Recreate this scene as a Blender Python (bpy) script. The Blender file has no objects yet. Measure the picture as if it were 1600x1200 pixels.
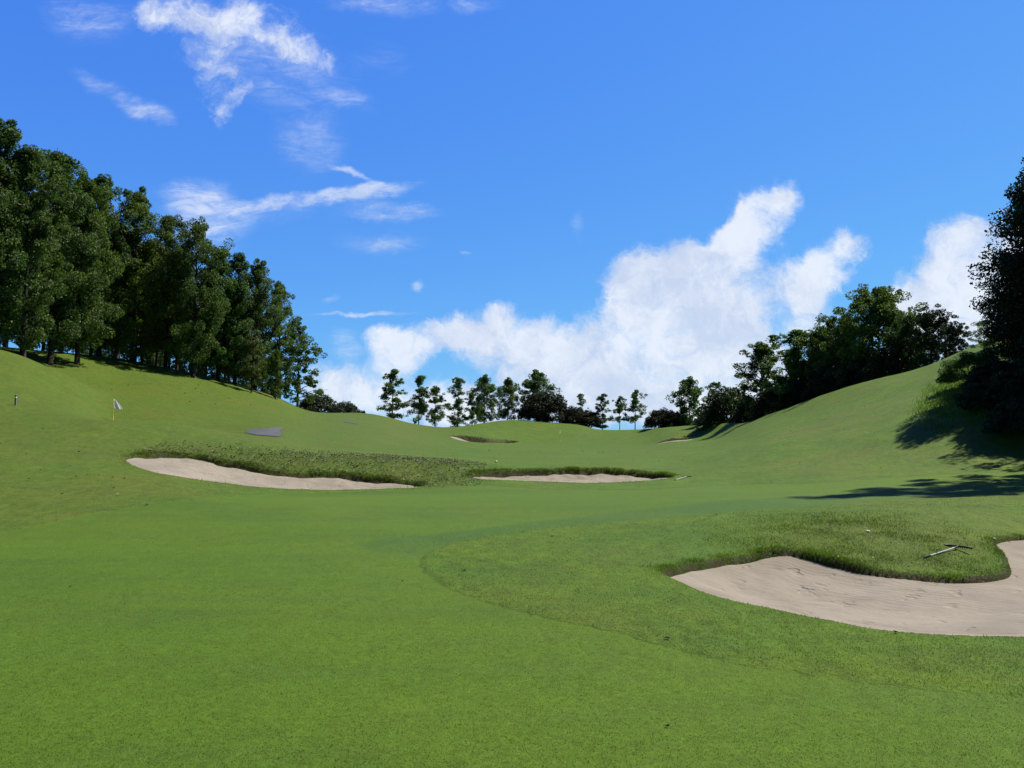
import bpy, math, random
import numpy as np
from mathutils import Vector

scene = bpy.context.scene
# ------------------------------------------------------------------ camera
cam_d = bpy.data.cameras.new('camera'); cam = bpy.data.objects.new('camera', cam_d)
scene.collection.objects.link(cam); scene.camera = cam
cam.location = (0, 0, 1.6)
cam.rotation_euler = (math.radians(90 + 4.099), 0, 0)
cam_d.sensor_width = 36; cam_d.lens = 28.26
cam_d.clip_start = 0.1; cam_d.clip_end = 5000
# ------------------------------------------------------------------ exposure
vs = scene.view_settings
vs.view_transform = 'Standard'; vs.look = 'None'; vs.gamma = 1; vs.use_curve_mapping = False
vs.exposure = 0.47
# ------------------------------------------------------------------ sun
SUN_EL, SUN_AZ = math.radians(55.0), math.radians(26.0)    # azimuth: east (+x) towards north (+y)
sun_d = bpy.data.lights.new('sun', 'SUN'); sun = bpy.data.objects.new('sun', sun_d)
scene.collection.objects.link(sun)
sd = Vector((math.cos(SUN_AZ)*math.cos(SUN_EL), math.sin(SUN_AZ)*math.cos(SUN_EL), math.sin(SUN_EL)))
sun.rotation_euler = sd.to_track_quat('Z', 'Y').to_euler()
sun_d.energy = 5.0; sun_d.angle = math.radians(0.55); sun_d.color = (1.0, 0.94, 0.82)
# ------------------------------------------------------------------ world
SKY_POW, SKY_GAIN = (0.86, 0.75, 0.2), (0.4, 1.0, 4.65)
# clouds: bearing tangent, elevation tangent, half width, half height, tilt, weight
CLOUDS = [
    (-0.4129, 0.556, 0.0991, 0.0434, 0.0, 0.58, 0),
    (-0.3297, 0.5303, 0.0989, 0.0433, -0.384, 0.6, 0),
    (-0.2713, 0.492, 0.0625, 0.0276, -0.436, 0.5, 0),
    (-0.3947, 0.4963, 0.0493, 0.0518, -0.175, 0.52, 0),
    (-0.3648, 0.4497, 0.0492, 0.0448, -0.524, 0.55, 0),
    (-0.372, 0.4118, 0.0213, 0.0223, 0.0, 0.4, 0),
    (-0.4538, 0.5431, 0.0413, 0.0208, -0.349, 0.35, 0),
    (-0.5287, 0.4497, 0.0574, 0.0155, -0.489, 0.9, 1),
    (-0.4704, 0.4202, 0.0491, 0.0189, -0.314, 0.9, 1),
    (-0.5447, 0.5474, 0.0784, 0.0433, -0.175, 0.75, 1),
    (-0.1322, 0.562, 0.1322, 0.0191, 0.0, 0.9, 1),
    (-0.217, 0.4371, 0.0491, 0.0155, -0.262, 0.8, 1),
    (-0.2956, 0.4751, 0.1232, 0.069, -0.436, 0.75, 1),
    (-0.1644, 0.4878, 0.0493, 0.0345, 0.0, 0.4, 1),
    (-0.2759, 0.306, 0.138, 0.0128, 0.07, 1.2, 1),
    (-0.1868, 0.3176, 0.0812, 0.0119, 0.175, 1.2, 1),
    (-0.1459, 0.2928, 0.0689, 0.0153, 0.0, 1.1, 1),
    (-0.1993, 0.3408, 0.0374, 0.006, -0.384, 1.1, 1),
    (-0.1698, 0.2541, 0.0728, 0.0204, 0.0, 0.7, 1),
    (-0.3888, 0.2787, 0.0648, 0.0595, 0.0, 1.0, 1),
    (-0.4061, 0.3159, 0.065, 0.0256, 0.0, 0.8, 1),
    (-0.2609, 0.3741, 0.0571, 0.0428, 0.0, 0.6, 1),
    (-0.3243, 0.2911, 0.1621, 0.0255, 0.0, 0.4, 1),
    (-0.2253, 0.183, 0.0161, 0.0076, 0.0, 0.8, 1),
    (-0.1928, 0.1611, 0.0803, 0.0042, 0.0, 1.2, 1),
    (-0.2042, 0.1134, 0.0288, 0.0353, 0.0, 1.0, 1),
    (0.085, 0.273, 0.013, 0.0255, 0.0, 0.6, 1),
    (-0.1168, 0.1968, 0.0121, 0.0085, 0.524, 0.6, 1),
    (-0.0566, 0.2434, 0.0113, 0.0042, 0.0, 0.7, 1),
    (-0.1994, 0.0621, 0.0798, 0.0335, 0.0, 0.8, 0),
    (-0.2396, 0.0797, 0.0319, 0.0252, 0.0, 0.5, 0),
    (-0.144, 0.1078, 0.04, 0.037, 0.0, 0.8, 0),
    (-0.1122, 0.1279, 0.0641, 0.0337, 0.087, 0.85, 0),
    (-0.0561, 0.14, 0.0561, 0.032, 0.0, 0.8, 0),
    (-0.012, 0.1562, 0.0257, 0.0219, 0.349, 0.7, 0),
    (-0.008, 0.1158, 0.0881, 0.042, 0.0, 1.0, 0),
    (0.0401, 0.1441, 0.0305, 0.0236, 0.0, 0.65, 0),
    (0.08, 0.1037, 0.088, 0.042, 0.0, 1.0, 0),
    (0.1203, 0.14, 0.0561, 0.0387, 0.175, 0.8, 0),
    (0.1448, 0.1846, 0.0386, 0.0558, -0.087, 0.85, 0),
    (0.1613, 0.2172, 0.0452, 0.0322, 0.175, 0.75, 0),
    (0.2165, 0.2401, 0.0339, 0.0288, 0.0, 0.8, 0),
    (0.2012, 0.1846, 0.0724, 0.0558, 0.0, 0.95, 0),
    (0.2499, 0.209, 0.0564, 0.0465, 0.0, 0.8, 0),
    (0.2406, 0.136, 0.0802, 0.0589, 0.0, 0.9, 0),
    (0.2665, 0.2377, 0.0485, 0.0424, 0.0, 0.7, 0),
    (0.283, 0.2541, 0.0404, 0.0425, 0.0, 0.75, 0),
    (0.3119, 0.2787, 0.0551, 0.0391, 0.611, 0.9, 0),
    (0.3451, 0.3143, 0.0325, 0.0273, 0.349, 0.75, 0),
    (0.3138, 0.1846, 0.0644, 0.0465, 0.0, 0.65, 0),
    (0.3546, 0.2074, 0.0516, 0.0372, 0.175, 0.9, 0),
    (0.3951, 0.2131, 0.0532, 0.0339, 0.698, 0.9, 0),
    (0.4301, 0.2516, 0.0275, 0.0255, 0.0, 0.75, 0),
    (0.3773, 0.1521, 0.0482, 0.0371, 0.0, 0.75, 0),
    (0.2887, 0.136, 0.0642, 0.0556, 0.0, 0.7, 0),
    (0.1917, 0.0797, 0.1597, 0.0553, 0.0, 1.0, 0),
    (0.1606, 0.1521, 0.1044, 0.0843, 0.0, 0.5, 0),
    (0.0399, 0.0557, 0.1914, 0.0385, 0.0, 0.85, 0),
    (0.2795, 0.0797, 0.0958, 0.0436, 0.0, 0.8, 0),
    (-0.0796, 0.0397, 0.1115, 0.0284, 0.0, 0.75, 0),
    (0.1593, 0.0397, 0.1911, 0.0301, 0.0, 0.8, 0),
    (0.3318, 0.0957, 0.048, 0.0504, 0.0, 0.5, 0),
    (0.5478, 0.2009, 0.0677, 0.0677, 0.0, 1.1, 0),
    (0.5701, 0.2541, 0.0453, 0.034, 0.0, 1.0, 0),
    (0.5104, 0.1683, 0.0482, 0.0371, 0.0, 0.9, 0),
    (0.6283, 0.2009, 0.0886, 0.0846, 0.0, 1.2, 0),
    (0.5533, 0.136, 0.1042, 0.0472, 0.0, 1.0, 0),
    (0.4825, 0.1765, 0.0322, 0.022, 0.0, 0.45, 0),
]
world = bpy.data.worlds.new('World'); scene.world = world; world.use_nodes = True
nt = world.node_tree; nt.nodes.clear()
def N(kind, **kw):
    n = nt.nodes.new(kind)
    for k, v in kw.items():
        if k[0] == 'i' and k[1:].isdigit(): n.inputs[int(k[1:])].default_value = v
        else: setattr(n, k, v)
    return n
def M(op, a, b=None, c=None, clamp=False):
    n = nt.nodes.new('ShaderNodeMath'); n.operation = op; n.use_clamp = clamp
    for i, s in enumerate((a, b, c)):
        if s is None: continue
        if isinstance(s, (int, float)): n.inputs[i].default_value = s
        else: nt.links.new(s, n.inputs[i])
    return n.outputs[0]
sky = N('ShaderNodeTexSky', sky_type='NISHITA', sun_disc=False, sun_elevation=SUN_EL, sun_rotation=math.pi/2 - SUN_AZ,
        air_density=1.0, dust_density=0.3, ozone_density=2.5, altitude=200)
ssp = N('ShaderNodeSeparateColor'); grade = N('ShaderNodeCombineColor'); nt.links.new(sky.outputs[0], ssp.inputs[0])
for i in range(3):    # colour response of the clear sky
    nt.links.new(M('MULTIPLY', M('POWER', ssp.outputs[i], SKY_POW[i]), SKY_GAIN[i]), grade.inputs[i])
tc = N('ShaderNodeTexCoord'); sep = N('ShaderNodeSeparateXYZ'); nt.links.new(tc.outputs['Generated'], sep.inputs[0])
yy = M('MAXIMUM', sep.outputs[1], 0.08)
comb = N('ShaderNodeCombineXYZ')
nt.links.new(M('DIVIDE', sep.outputs[0], yy), comb.inputs[0]); nt.links.new(M('DIVIDE', sep.outputs[2], yy), comb.inputs[1])
def vmath(op, a, b=None, s=None):
    n = nt.nodes.new('ShaderNodeVectorMath'); n.operation = op
    nt.links.new(a, n.inputs[0])
    if b is not None:
        if isinstance(b, tuple): n.inputs[1].default_value = b
        else: nt.links.new(b, n.inputs[1])
    if s is not None: n.inputs['Scale'].default_value = s
    return n
def wnoise(vec, scale, detail, rough, dist=0.0):
    n = N('ShaderNodeTexNoise'); n.inputs['Scale'].default_value = scale; n.inputs['Detail'].default_value = detail
    n.inputs['Roughness'].default_value = rough; n.inputs['Distortion'].default_value = dist
    nt.links.new(vec, n.inputs['Vector']); return n
w1 = wnoise(comb.outputs[0], 12.0, 7.0, 0.62)
w1c = vmath('SUBTRACT', w1.outputs['Color'], (0.5, 0.5, 0.5)); w1s = vmath('SCALE', w1c.outputs[0], s=0.07)
P = vmath('ADD', comb.outputs[0], w1s.outputs[0]).outputs[0]
flat = vmath('MULTIPLY', P, (1.0, 1.0, 0.0)).outputs[0]
acc = None; soft = None
flat2 = vmath('MULTIPLY', vmath('ADD', comb.outputs[0], vmath('SCALE', w1c.outputs[0], s=0.045).outputs[0]).outputs[0], (1.0, 1.0, 0.0)).outputs[0]
for (a, b, ra, rb, rot, w, kind) in CLOUDS:
    mp = N('ShaderNodeMapping', vector_type='TEXTURE')
    mp.inputs['Location'].default_value = (a, b, 0); mp.inputs['Rotation'].default_value = (0, 0, rot); mp.inputs['Scale'].default_value = (ra, rb, 1)
    nt.links.new(flat2 if kind == 1 else flat, mp.inputs[0])
    ln = vmath('LENGTH', mp.outputs[0])
    mr = N('ShaderNodeMapRange', interpolation_type='SMOOTHSTEP')
    mr.inputs['From Min'].default_value = 1.25; mr.inputs['From Max'].default_value = 0.15; mr.inputs['To Max'].default_value = w
    nt.links.new(ln.outputs['Value'], mr.inputs['Value'])
    if kind == 0: acc = mr.outputs[0] if acc is None else M('ADD', acc, mr.outputs[0])
    else: soft = mr.outputs[0] if soft is None else M('ADD', soft, mr.outputs[0])
front = M('GREATER_THAN', sep.outputs[1], 0.05)
n2 = wnoise(P, 9.0, 11.0, 0.66, 0.5); n4 = wnoise(P, 26.0, 8.0, 0.7, 0.6)
st = vmath('MULTIPLY', P, (1.0, 2.6, 1.0))
n3 = wnoise(st.outputs[0], 6.0, 9.0, 0.66, 0.8)
def remap(x, a, b, c=0.0, d=1.0):
    mr = N('ShaderNodeMapRange', interpolation_type='SMOOTHSTEP')
    for k, v in (('From Min', a), ('From Max', b), ('To Min', c), ('To Max', d)): mr.inputs[k].default_value = v
    nt.links.new(x, mr.inputs['Value']); return mr.outputs[0]
# SKY
accc = M('MINIMUM', acc, 1.25)
dense = M('MULTIPLY', remap(M('ADD', accc, M('ADD', M('MULTIPLY_ADD', n2.outputs['Fac'], 2.6, -1.32), M('MULTIPLY_ADD', n4.outputs['Fac'], 0.9, -0.45))), 0.12, 1.15), M('ADD', 0.74, M('MULTIPLY', n4.outputs['Fac'], 0.5)))
dense = M('MULTIPLY', M('MINIMUM', dense, 1.0), remap(accc, 0.0, 0.35))
n5 = wnoise(vmath('MULTIPLY', comb.outputs[0], (1.0, 4.0, 1.0)).outputs[0], 14.0, 8.0, 0.7, 1.2)
soft = M('MULTIPLY', soft, M('MULTIPLY_ADD', n5.outputs['Fac'], 2.4, -0.3))
wisp = remap(M('MULTIPLY', soft, M('MULTIPLY_ADD', n3.outputs['Fac'], 2.6, -0.55)), 0.05, 1.35, 0.0, 0.68)
alpha = M('MULTIPLY', M('MAXIMUM', M('MULTIPLY', dense, 0.93), wisp), front)
shade = remap(M('ADD', wnoise(P, 6.0, 8.0, 0.62).outputs['Fac'], M('MULTIPLY_ADD', n4.outputs['Fac'], 0.3, -0.15)), 0.38, 0.60)
ccol = N('ShaderNodeMixRGB'); ccol.inputs[1].default_value = (4.5, 5.1, 6.35, 1); ccol.inputs[2].default_value = (6.1, 6.5, 7.2, 1)
nt.links.new(shade, ccol.inputs[0])
# sky dimmed above the frame and behind the camera to weaken fill light
dim = M('MULTIPLY', remap(sep.outputs[2], 0.50, 0.85, 1.0, 0.12), remap(sep.outputs[1], -0.35, 0.25, 0.28, 1.0))
gm = N('ShaderNodeMixRGB', blend_type='MULTIPLY', i0=1.0); nt.links.new(grade.outputs[0], gm.inputs[1]); nt.links.new(dim, gm.inputs[2]); grade = gm
mix = N('ShaderNodeMixRGB'); nt.links.new(alpha, mix.inputs[0]); nt.links.new(grade.outputs[0], mix.inputs[1]); nt.links.new(ccol.outputs[0], mix.inputs[2])
bgn = N('ShaderNodeBackground'); bgn.inputs['Strength'].default_value = 0.1
nt.links.new(mix.outputs[0], bgn.inputs['Color'])
wo = N('ShaderNodeOutputWorld'); nt.links.new(bgn.outputs[0], wo.inputs[0])
scene.cycles.max_bounces = 6; scene.cycles.diffuse_bounces = 3; scene.cycles.transmission_bounces = 3
scene.cycles.transparent_max_bounces = 4

# ------------------------------------------------------------------ world data (metres), estimated from image coordinates and assumed distances
TERRAIN_LINES = [
 [(-3.041,3.94,0.053),(-2.433,3.94,0.053),(-2.129,3.94,0.053),(-1.891,3.94,0.053),(-1.666,3.94,0.053),(-1.368,3.94,0.053),(-1.156,3.94,0.053),(-0.912,3.94,0.053),(-0.730,3.94,0.053),(-0.608,3.94,0.053),(-0.456,3.94,0.053),(-0.304,3.94,0.053),(-0.122,3.94,0.053),(0.000,3.94,0.053),(0.182,3.94,0.053),(0.334,3.94,0.053),(0.411,3.94,0.053),(0.608,3.94,0.053),(0.760,3.94,0.053),(0.836,3.94,0.053),(0.912,3.94,0.053),(1.003,3.94,0.053),(1.095,3.94,0.053),(1.216,3.94,0.053),(1.399,3.94,0.053),(1.520,3.94,0.053),(1.733,3.94,0.053),(1.916,3.94,0.053),(2.037,3.94,0.053),(2.159,3.94,0.053),(2.433,3.94,0.053),(3.041,3.94,0.053)],
 [(-5.944,7.60,-0.001),(-4.756,7.60,-0.001),(-4.161,7.60,-0.001),(-3.697,7.60,-0.001),(-3.258,7.60,-0.001),(-2.675,7.60,-0.001),(-2.259,7.60,-0.001),(-1.783,7.60,-0.001),(-1.427,7.60,-0.001),(-1.189,7.60,-0.001),(-0.892,7.60,-0.001),(-0.594,7.60,-0.001),(-0.238,7.60,-0.001),(0.000,7.60,-0.001),(0.357,7.60,-0.001),(0.654,7.60,-0.001),(0.802,7.60,-0.001),(1.189,7.60,-0.013),(1.466,7.50,-0.026),(1.612,7.50,-0.043),(1.735,7.40,-0.044),(1.895,7.35,-0.055),(2.053,7.30,-0.067),(2.249,7.20,-0.071),(2.550,7.10,-0.075),(2.732,7.00,-0.068),(3.114,7.00,-0.089),(3.442,7.00,-0.089),(3.660,7.00,-0.089),(3.879,7.00,-0.089),(4.370,7.00,-0.089),(5.463,7.00,-0.089)],
 [(-8.642,11.00,-0.038),(-6.914,11.00,-0.038),(-6.050,11.00,-0.038),(-5.376,11.00,-0.038),(-4.736,11.00,-0.038),(-3.889,11.00,-0.038),(-3.284,11.00,-0.038),(-2.593,11.00,-0.038),(-2.074,11.00,-0.038),(-1.728,11.00,-0.038),(-1.296,11.00,-0.038),(-0.864,11.00,-0.038),(-0.346,11.00,-0.038),(0.000,11.00,-0.038),(0.519,11.00,-0.038),(0.951,11.00,-0.038),(1.167,11.00,-0.038),(1.728,11.00,-0.055),(2.160,11.00,-0.106),(2.397,11.10,-0.122),(2.662,11.30,-0.153),(2.980,11.50,-0.175),(3.336,11.80,-0.212),(3.771,12.00,-0.205),(4.336,12.00,-0.233),(4.633,11.80,-0.248),(5.145,11.50,-0.282),(5.635,11.40,-0.309),(5.993,11.40,-0.318),(6.350,11.40,-0.318),(7.156,11.40,-0.292),(8.947,11.40,-0.274)],
 [(-11.424,14.50,0.005),(-9.135,14.50,-0.086),(-7.993,14.50,-0.086),(-7.103,14.50,-0.086),(-6.258,14.50,-0.086),(-5.139,14.50,-0.052),(-4.340,14.50,-0.029),(-3.498,14.80,-0.028),(-2.799,14.80,-0.028),(-2.332,14.80,-0.028),(-1.773,15.00,-0.050),(-1.182,15.00,-0.050),(-0.473,15.00,-0.050),(0.000,15.00,-0.050),(0.709,15.00,-0.050),(1.300,15.00,-0.050),(1.596,15.00,-0.039),(2.364,15.00,-0.004),(2.956,15.00,0.032),(3.251,15.00,0.043),(3.547,15.00,0.067),(3.955,15.20,0.094),(4.344,15.30,0.132),(4.859,15.40,0.170),(5.626,15.50,0.209),(6.116,15.50,0.234),(6.973,15.50,0.258),(7.707,15.50,0.270),(8.250,15.60,0.274),(8.798,15.70,0.265),(10.103,16.00,0.240),(12.629,16.00,0.240)],
 [(-14.226,18.00,0.394),(-11.049,17.50,0.085),(-9.835,17.80,0.087),(-8.838,18.00,0.098),(-7.874,18.20,0.109),(-6.751,19.00,0.074),(-6.001,20.00,0.025),(-4.857,20.50,0.017),(-3.981,21.00,-0.005),(-3.317,21.00,-0.005),(-2.524,21.30,-0.011),(-1.698,21.50,-0.009),(-0.679,21.50,-0.009),(0.000,21.50,-0.009),(1.019,21.50,-0.009),(1.868,21.50,-0.009),(2.293,21.50,-0.009),(3.318,21.00,0.028),(4.048,20.50,0.050),(4.388,20.20,0.072),(4.739,20.00,0.087),(5.161,19.80,0.118),(5.545,19.50,0.140),(6.066,19.20,0.163),(6.904,19.00,0.178),(7.504,19.00,0.193),(8.556,19.00,0.223),(9.557,19.20,0.223),(10.270,19.40,0.224),(10.996,19.60,0.241),(12.645,20.00,0.260),(15.811,20.00,0.338)],
 [(-17.451,22.00,1.252),(-13.933,22.00,0.645),(-12.746,23.00,0.601),(-11.571,23.50,0.542),(-10.628,24.50,0.517),(-9.256,26.00,0.205),(-8.114,27.00,0.024),(-6.642,28.00,-0.100),(-5.409,28.50,-0.108),(-4.539,28.70,-0.098),(-3.500,29.50,-0.076),(-2.373,30.00,-0.010),(-0.981,31.00,0.010),(0.000,31.30,-0.006),(1.495,31.50,-0.041),(2.750,31.60,-0.046),(3.397,31.80,-0.056),(5.064,32.00,-0.016),(6.332,32.00,0.084),(6.856,31.50,0.083),(7.360,31.00,0.083),(7.912,30.30,0.069),(8.402,29.50,0.040),(8.860,28.00,0.076),(10.008,27.50,0.146),(10.682,27.00,0.215),(12.180,27.00,0.300),(13.464,27.00,0.364),(14.321,27.00,0.427),(15.179,27.00,0.491),(17.110,27.00,0.640),(20.618,26.00,1.086)],
 [(-22.287,28.00,2.489),(-18.424,29.00,1.600),(-16.397,29.50,1.553),(-14.813,30.00,1.434),(-13.353,30.70,1.357),(-11.318,31.70,1.199),(-9.705,32.20,1.040),(-7.851,33.00,0.947),(-6.394,33.60,0.882),(-5.392,34.00,0.847),(-4.114,34.60,0.752),(-2.774,35.00,0.687),(-1.141,36.00,0.519),(0.000,36.50,0.504),(1.759,37.00,0.489),(3.225,37.00,0.489),(3.958,37.00,0.489),(5.863,37.00,0.401),(7.208,36.40,0.306),(7.886,36.20,0.313),(8.555,36.00,0.320),(9.281,35.50,0.394),(9.982,35.00,0.438),(10.777,34.00,0.579),(12.141,33.30,0.679),(13.080,33.00,0.765),(14.644,32.40,0.908),(15.789,31.60,1.025),(16.476,31.00,1.109),(17.238,30.60,1.213),(19.049,30.00,1.363),(22.659,28.50,2.052)],
 [(-25.514,32.00,3.381),(-21.644,34.00,2.544),(-19.495,35.00,2.572),(-17.817,36.00,2.571),(-16.129,37.00,2.481),(-13.591,38.00,2.052),(-11.621,38.50,1.722),(-9.405,39.50,1.256),(-7.712,40.50,1.119),(-6.664,42.00,1.035),(-5.235,44.00,0.904),(-3.648,46.00,0.799),(-1.523,48.00,0.689),(0.000,50.00,0.651),(2.427,51.00,0.672),(4.537,52.00,0.654),(5.567,52.00,0.613),(7.930,50.00,0.611),(9.715,49.00,0.670),(10.470,48.00,0.765),(10.946,46.00,0.836),(11.782,45.00,1.030),(12.571,44.00,1.182),(13.338,42.00,1.434),(14.614,40.00,1.663),(15.492,39.00,1.816),(16.764,37.00,2.069),(17.785,35.50,2.276),(18.441,34.60,2.424),(19.210,34.00,2.572),(20.706,32.50,2.891),(25.144,31.50,3.857)],
 [(-30.350,38.00,4.627),(-25.514,40.00,3.827),(-23.980,43.00,3.513),(-22.256,45.00,2.385),(-20.038,46.00,2.220),(-16.448,46.00,1.965),(-13.585,45.00,1.850),(-10.955,46.00,1.345),(-9.144,48.00,1.296),(-8.096,51.00,1.196),(-6.547,55.00,1.078),(-4.603,58.00,1.003),(-2.031,64.00,0.891),(0.000,70.00,0.769),(3.475,73.00,0.733),(6.546,75.00,0.710),(7.926,74.00,0.663),(11.108,70.00,0.714),(12.895,65.00,0.880),(13.967,64.00,0.941),(14.761,62.00,1.011),(15.195,58.00,1.324),(15.724,55.00,1.600),(15.892,50.00,1.996),(17.556,48.00,2.399),(18.296,46.00,2.695),(19.512,43.00,3.068),(20.580,41.00,3.490),(21.365,40.00,3.763),(22.088,39.00,4.020),(23.641,37.00,4.548),(28.835,36.00,5.914)],
 [(-36.823,46.00,6.742),(-30.687,48.00,5.809),(-28.477,51.00,4.765),(-27.740,56.00,3.824),(-24.432,56.00,3.557),(-20.045,56.00,2.889),(-16.619,55.00,2.603),(-13.825,58.00,2.014),(-12.204,64.00,2.056),(-11.282,71.00,2.050),(-9.531,80.00,1.790),(-6.988,88.00,1.461),(-3.017,95.00,1.224),(0.000,100.00,1.046),(4.906,103.00,0.948),(9.168,105.00,0.935),(11.145,104.00,0.941),(15.877,100.00,1.046),(18.263,92.00,1.454),(19.655,90.00,1.600),(20.490,86.00,1.668),(20.712,79.00,2.038),(20.317,71.00,2.501),(19.723,62.00,2.830),(21.602,59.00,3.474),(22.301,56.00,3.869),(23.632,52.00,4.495),(24.630,49.00,4.798),(25.142,47.00,5.118),(25.813,45.50,5.516),(27.528,43.00,6.199),(33.718,42.00,7.990)],
 [(-43.301,54.00,8.942),(-37.152,58.00,8.270),(-32.435,58.00,6.453),(-30.252,61.00,4.996),(-27.069,62.00,4.408),(-22.926,64.00,3.734),(-19.653,65.00,3.354),(-16.697,70.00,2.766),(-14.309,75.00,2.670),(-13.037,82.00,2.770),(-10.726,90.00,2.242),(-7.545,95.00,1.751),(-3.240,102.00,1.438),(0.000,107.00,1.261),(5.192,109.00,1.168),(9.606,110.00,1.164),(11.682,109.00,1.168),(16.832,106.00,1.264),(19.259,97.00,1.677),(20.748,95.00,1.675),(21.921,92.00,1.782),(21.764,83.00,2.258),(21.466,75.00,2.790),(21.000,66.00,3.119),(22.708,62.00,3.865),(23.505,59.00,4.320),(24.780,54.50,4.982),(25.648,51.00,5.295),(26.227,49.00,5.661),(26.853,47.30,6.127),(28.835,45.00,6.993),(35.364,44.00,9.007)],
 [(-48.107,60.00,9.661),(-41.624,65.00,8.814),(-36.895,66.00,6.752),(-33.738,68.00,5.820),(-30.588,70.00,5.609),(-25.812,72.00,4.804),(-22.692,75.00,4.340),(-19.569,82.00,3.552),(-16.800,88.00,3.625),(-14.792,93.00,3.444),(-11.922,100.00,2.789),(-8.263,104.00,2.259),(-3.464,109.00,2.205),(0.000,114.00,1.781),(5.527,116.00,1.600),(10.133,116.00,1.600),(12.329,115.00,1.600),(17.791,112.00,1.777),(20.258,102.00,2.085),(21.843,100.00,1.838),(23.117,97.00,2.061),(23.080,88.00,2.577),(22.615,79.00,3.041),(22.278,70.00,3.433),(23.815,65.00,4.285),(24.710,62.00,4.804),(25.928,57.00,5.502),(26.918,53.50,5.819),(27.577,51.50,6.198),(28.118,49.50,6.735),(30.140,47.00,7.763),(37.405,46.50,9.995)],
 [(-56.125,70.00,11.005),(-46.114,72.00,9.764),(-40.840,73.00,8.118),(-38.760,78.00,8.126),(-35.010,80.00,7.845),(-30.157,84.00,7.014),(-26.654,88.00,6.148),(-22.446,94.00,4.585),(-19.674,103.00,4.707),(-16.867,106.00,4.376),(-13.238,111.00,3.449),(-9.061,114.00,3.046),(-3.816,120.00,3.408),(0.000,124.00,3.468),(6.009,126.00,3.098),(11.016,126.00,2.998),(13.301,124.00,2.484),(19.071,120.00,2.646),(21.460,108.00,2.884),(23.384,107.00,2.618),(24.559,103.00,2.743),(24.401,93.00,3.149),(23.764,83.00,3.312),(23.874,75.00,3.803),(25.106,68.50,4.757),(25.916,65.00,5.322),(27.304,60.00,6.043),(28.439,56.50,6.373),(28.929,54.00,6.768),(29.551,52.00,7.329),(31.443,49.00,8.460),(39.450,49.00,11.044)],
 [(-64.172,80.00,12.865),(-51.259,80.00,11.122),(-45.946,82.00,10.700),(-42.798,86.00,10.591),(-39.429,90.00,9.997),(-34.136,95.00,8.864),(-30.306,100.00,7.566),(-25.080,105.00,5.352),(-22.357,117.00,5.781),(-18.784,118.00,5.347),(-14.436,121.00,4.192),(-9.780,123.00,3.746),(-4.296,135.00,4.814),(0.000,140.00,5.378),(6.730,141.00,4.956),(12.248,140.00,4.488),(14.810,138.00,3.570),(20.670,130.00,3.559),(23.060,116.00,3.716),(25.150,115.00,3.881),(26.245,110.00,3.869),(25.987,99.00,3.878),(25.198,88.00,3.555),(25.473,80.00,4.268),(26.763,73.00,5.256),(27.520,69.00,5.882),(29.132,64.00,6.596),(30.211,60.00,6.957),(30.816,57.50,7.426),(31.269,55.00,7.970),(33.387,52.00,9.301),(42.695,53.00,12.247)],
]
BUMPS = [(22.6, 104.4, 2.6, 1.3, 0.12, 0.7), (6.0, 13.2, 1.5, 0.8, 0.0, 0.1)]
B_LEFT = [(-13.132, 27.375), (-13.233, 28.044), (-13.104, 28.732), (-12.502, 29.735), (-11.66, 30.003), (-10.626, 29.788), (-9.46, 29.849), (-8.516, 29.867), (-7.222, 30.402), (-6.324, 30.719), (-5.576, 30.625), (-4.47, 30.529), (-3.475, 30.29), (-3.496, 29.471), (-5.407, 28.493), (-7.062, 27.909), (-8.489, 26.832), (-9.683, 26.035), (-10.564, 25.175), (-11.573, 25.631), (-12.475, 26.455)]
B_MID = [(-1.626, 32.1), (-1.377, 33.448), (0.0, 34.575), (1.953, 35.215), (3.935, 35.486), (5.019, 35.206), (6.065, 34.816), (6.745, 33.674), (6.168, 32.469), (4.586, 32.199), (3.008, 31.68), (1.263, 31.928), (-0.254, 32.082), (-1.211, 31.886)]
B_NEAR = [(1.937, 10.635), (2.274, 11.136), (2.645, 11.608), (3.147, 12.134), (3.877, 12.643), (4.325, 12.786), (4.608, 12.603), (4.884, 12.188), (5.179, 11.778), (5.616, 11.542), (6.151, 11.363), (6.63, 11.419), (7.0, 11.612), (7.3, 12.023), (7.615, 12.66), (7.902, 13.349), (8.658, 13.742), (9.615, 13.873), (10.075, 13.335), (9.122, 11.395), (6.729, 8.434), (5.135, 7.0), (4.37, 7.0), (3.856, 7.057), (3.389, 7.235), (2.997, 7.669), (2.61, 8.34), (2.227, 8.888), (2.02, 9.541), (1.913, 10.157)]
B_FARL = [(-8.397, 105.679), (-7.278, 107.765), (-5.161, 108.264), (-3.043, 109.45), (-0.901, 113.448), (0.901, 113.464), (0.0, 108.922), (-2.465, 103.489), (-4.733, 99.341), (-6.727, 99.639)]
PATH = [(-16.843, 50.572), (-16.734, 51.972), (-16.174, 53.534), (-16.434, 58.387), (-15.165, 52.996), (-14.15, 49.743), (-13.727, 47.468), (-14.159, 46.652), (-15.157, 47.45), (-16.22, 49.178)]
PATH2 = [(-18.396, 87.591), (-18.157, 89.5), (-16.265, 85.922), (-16.488, 84.958)]
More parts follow.
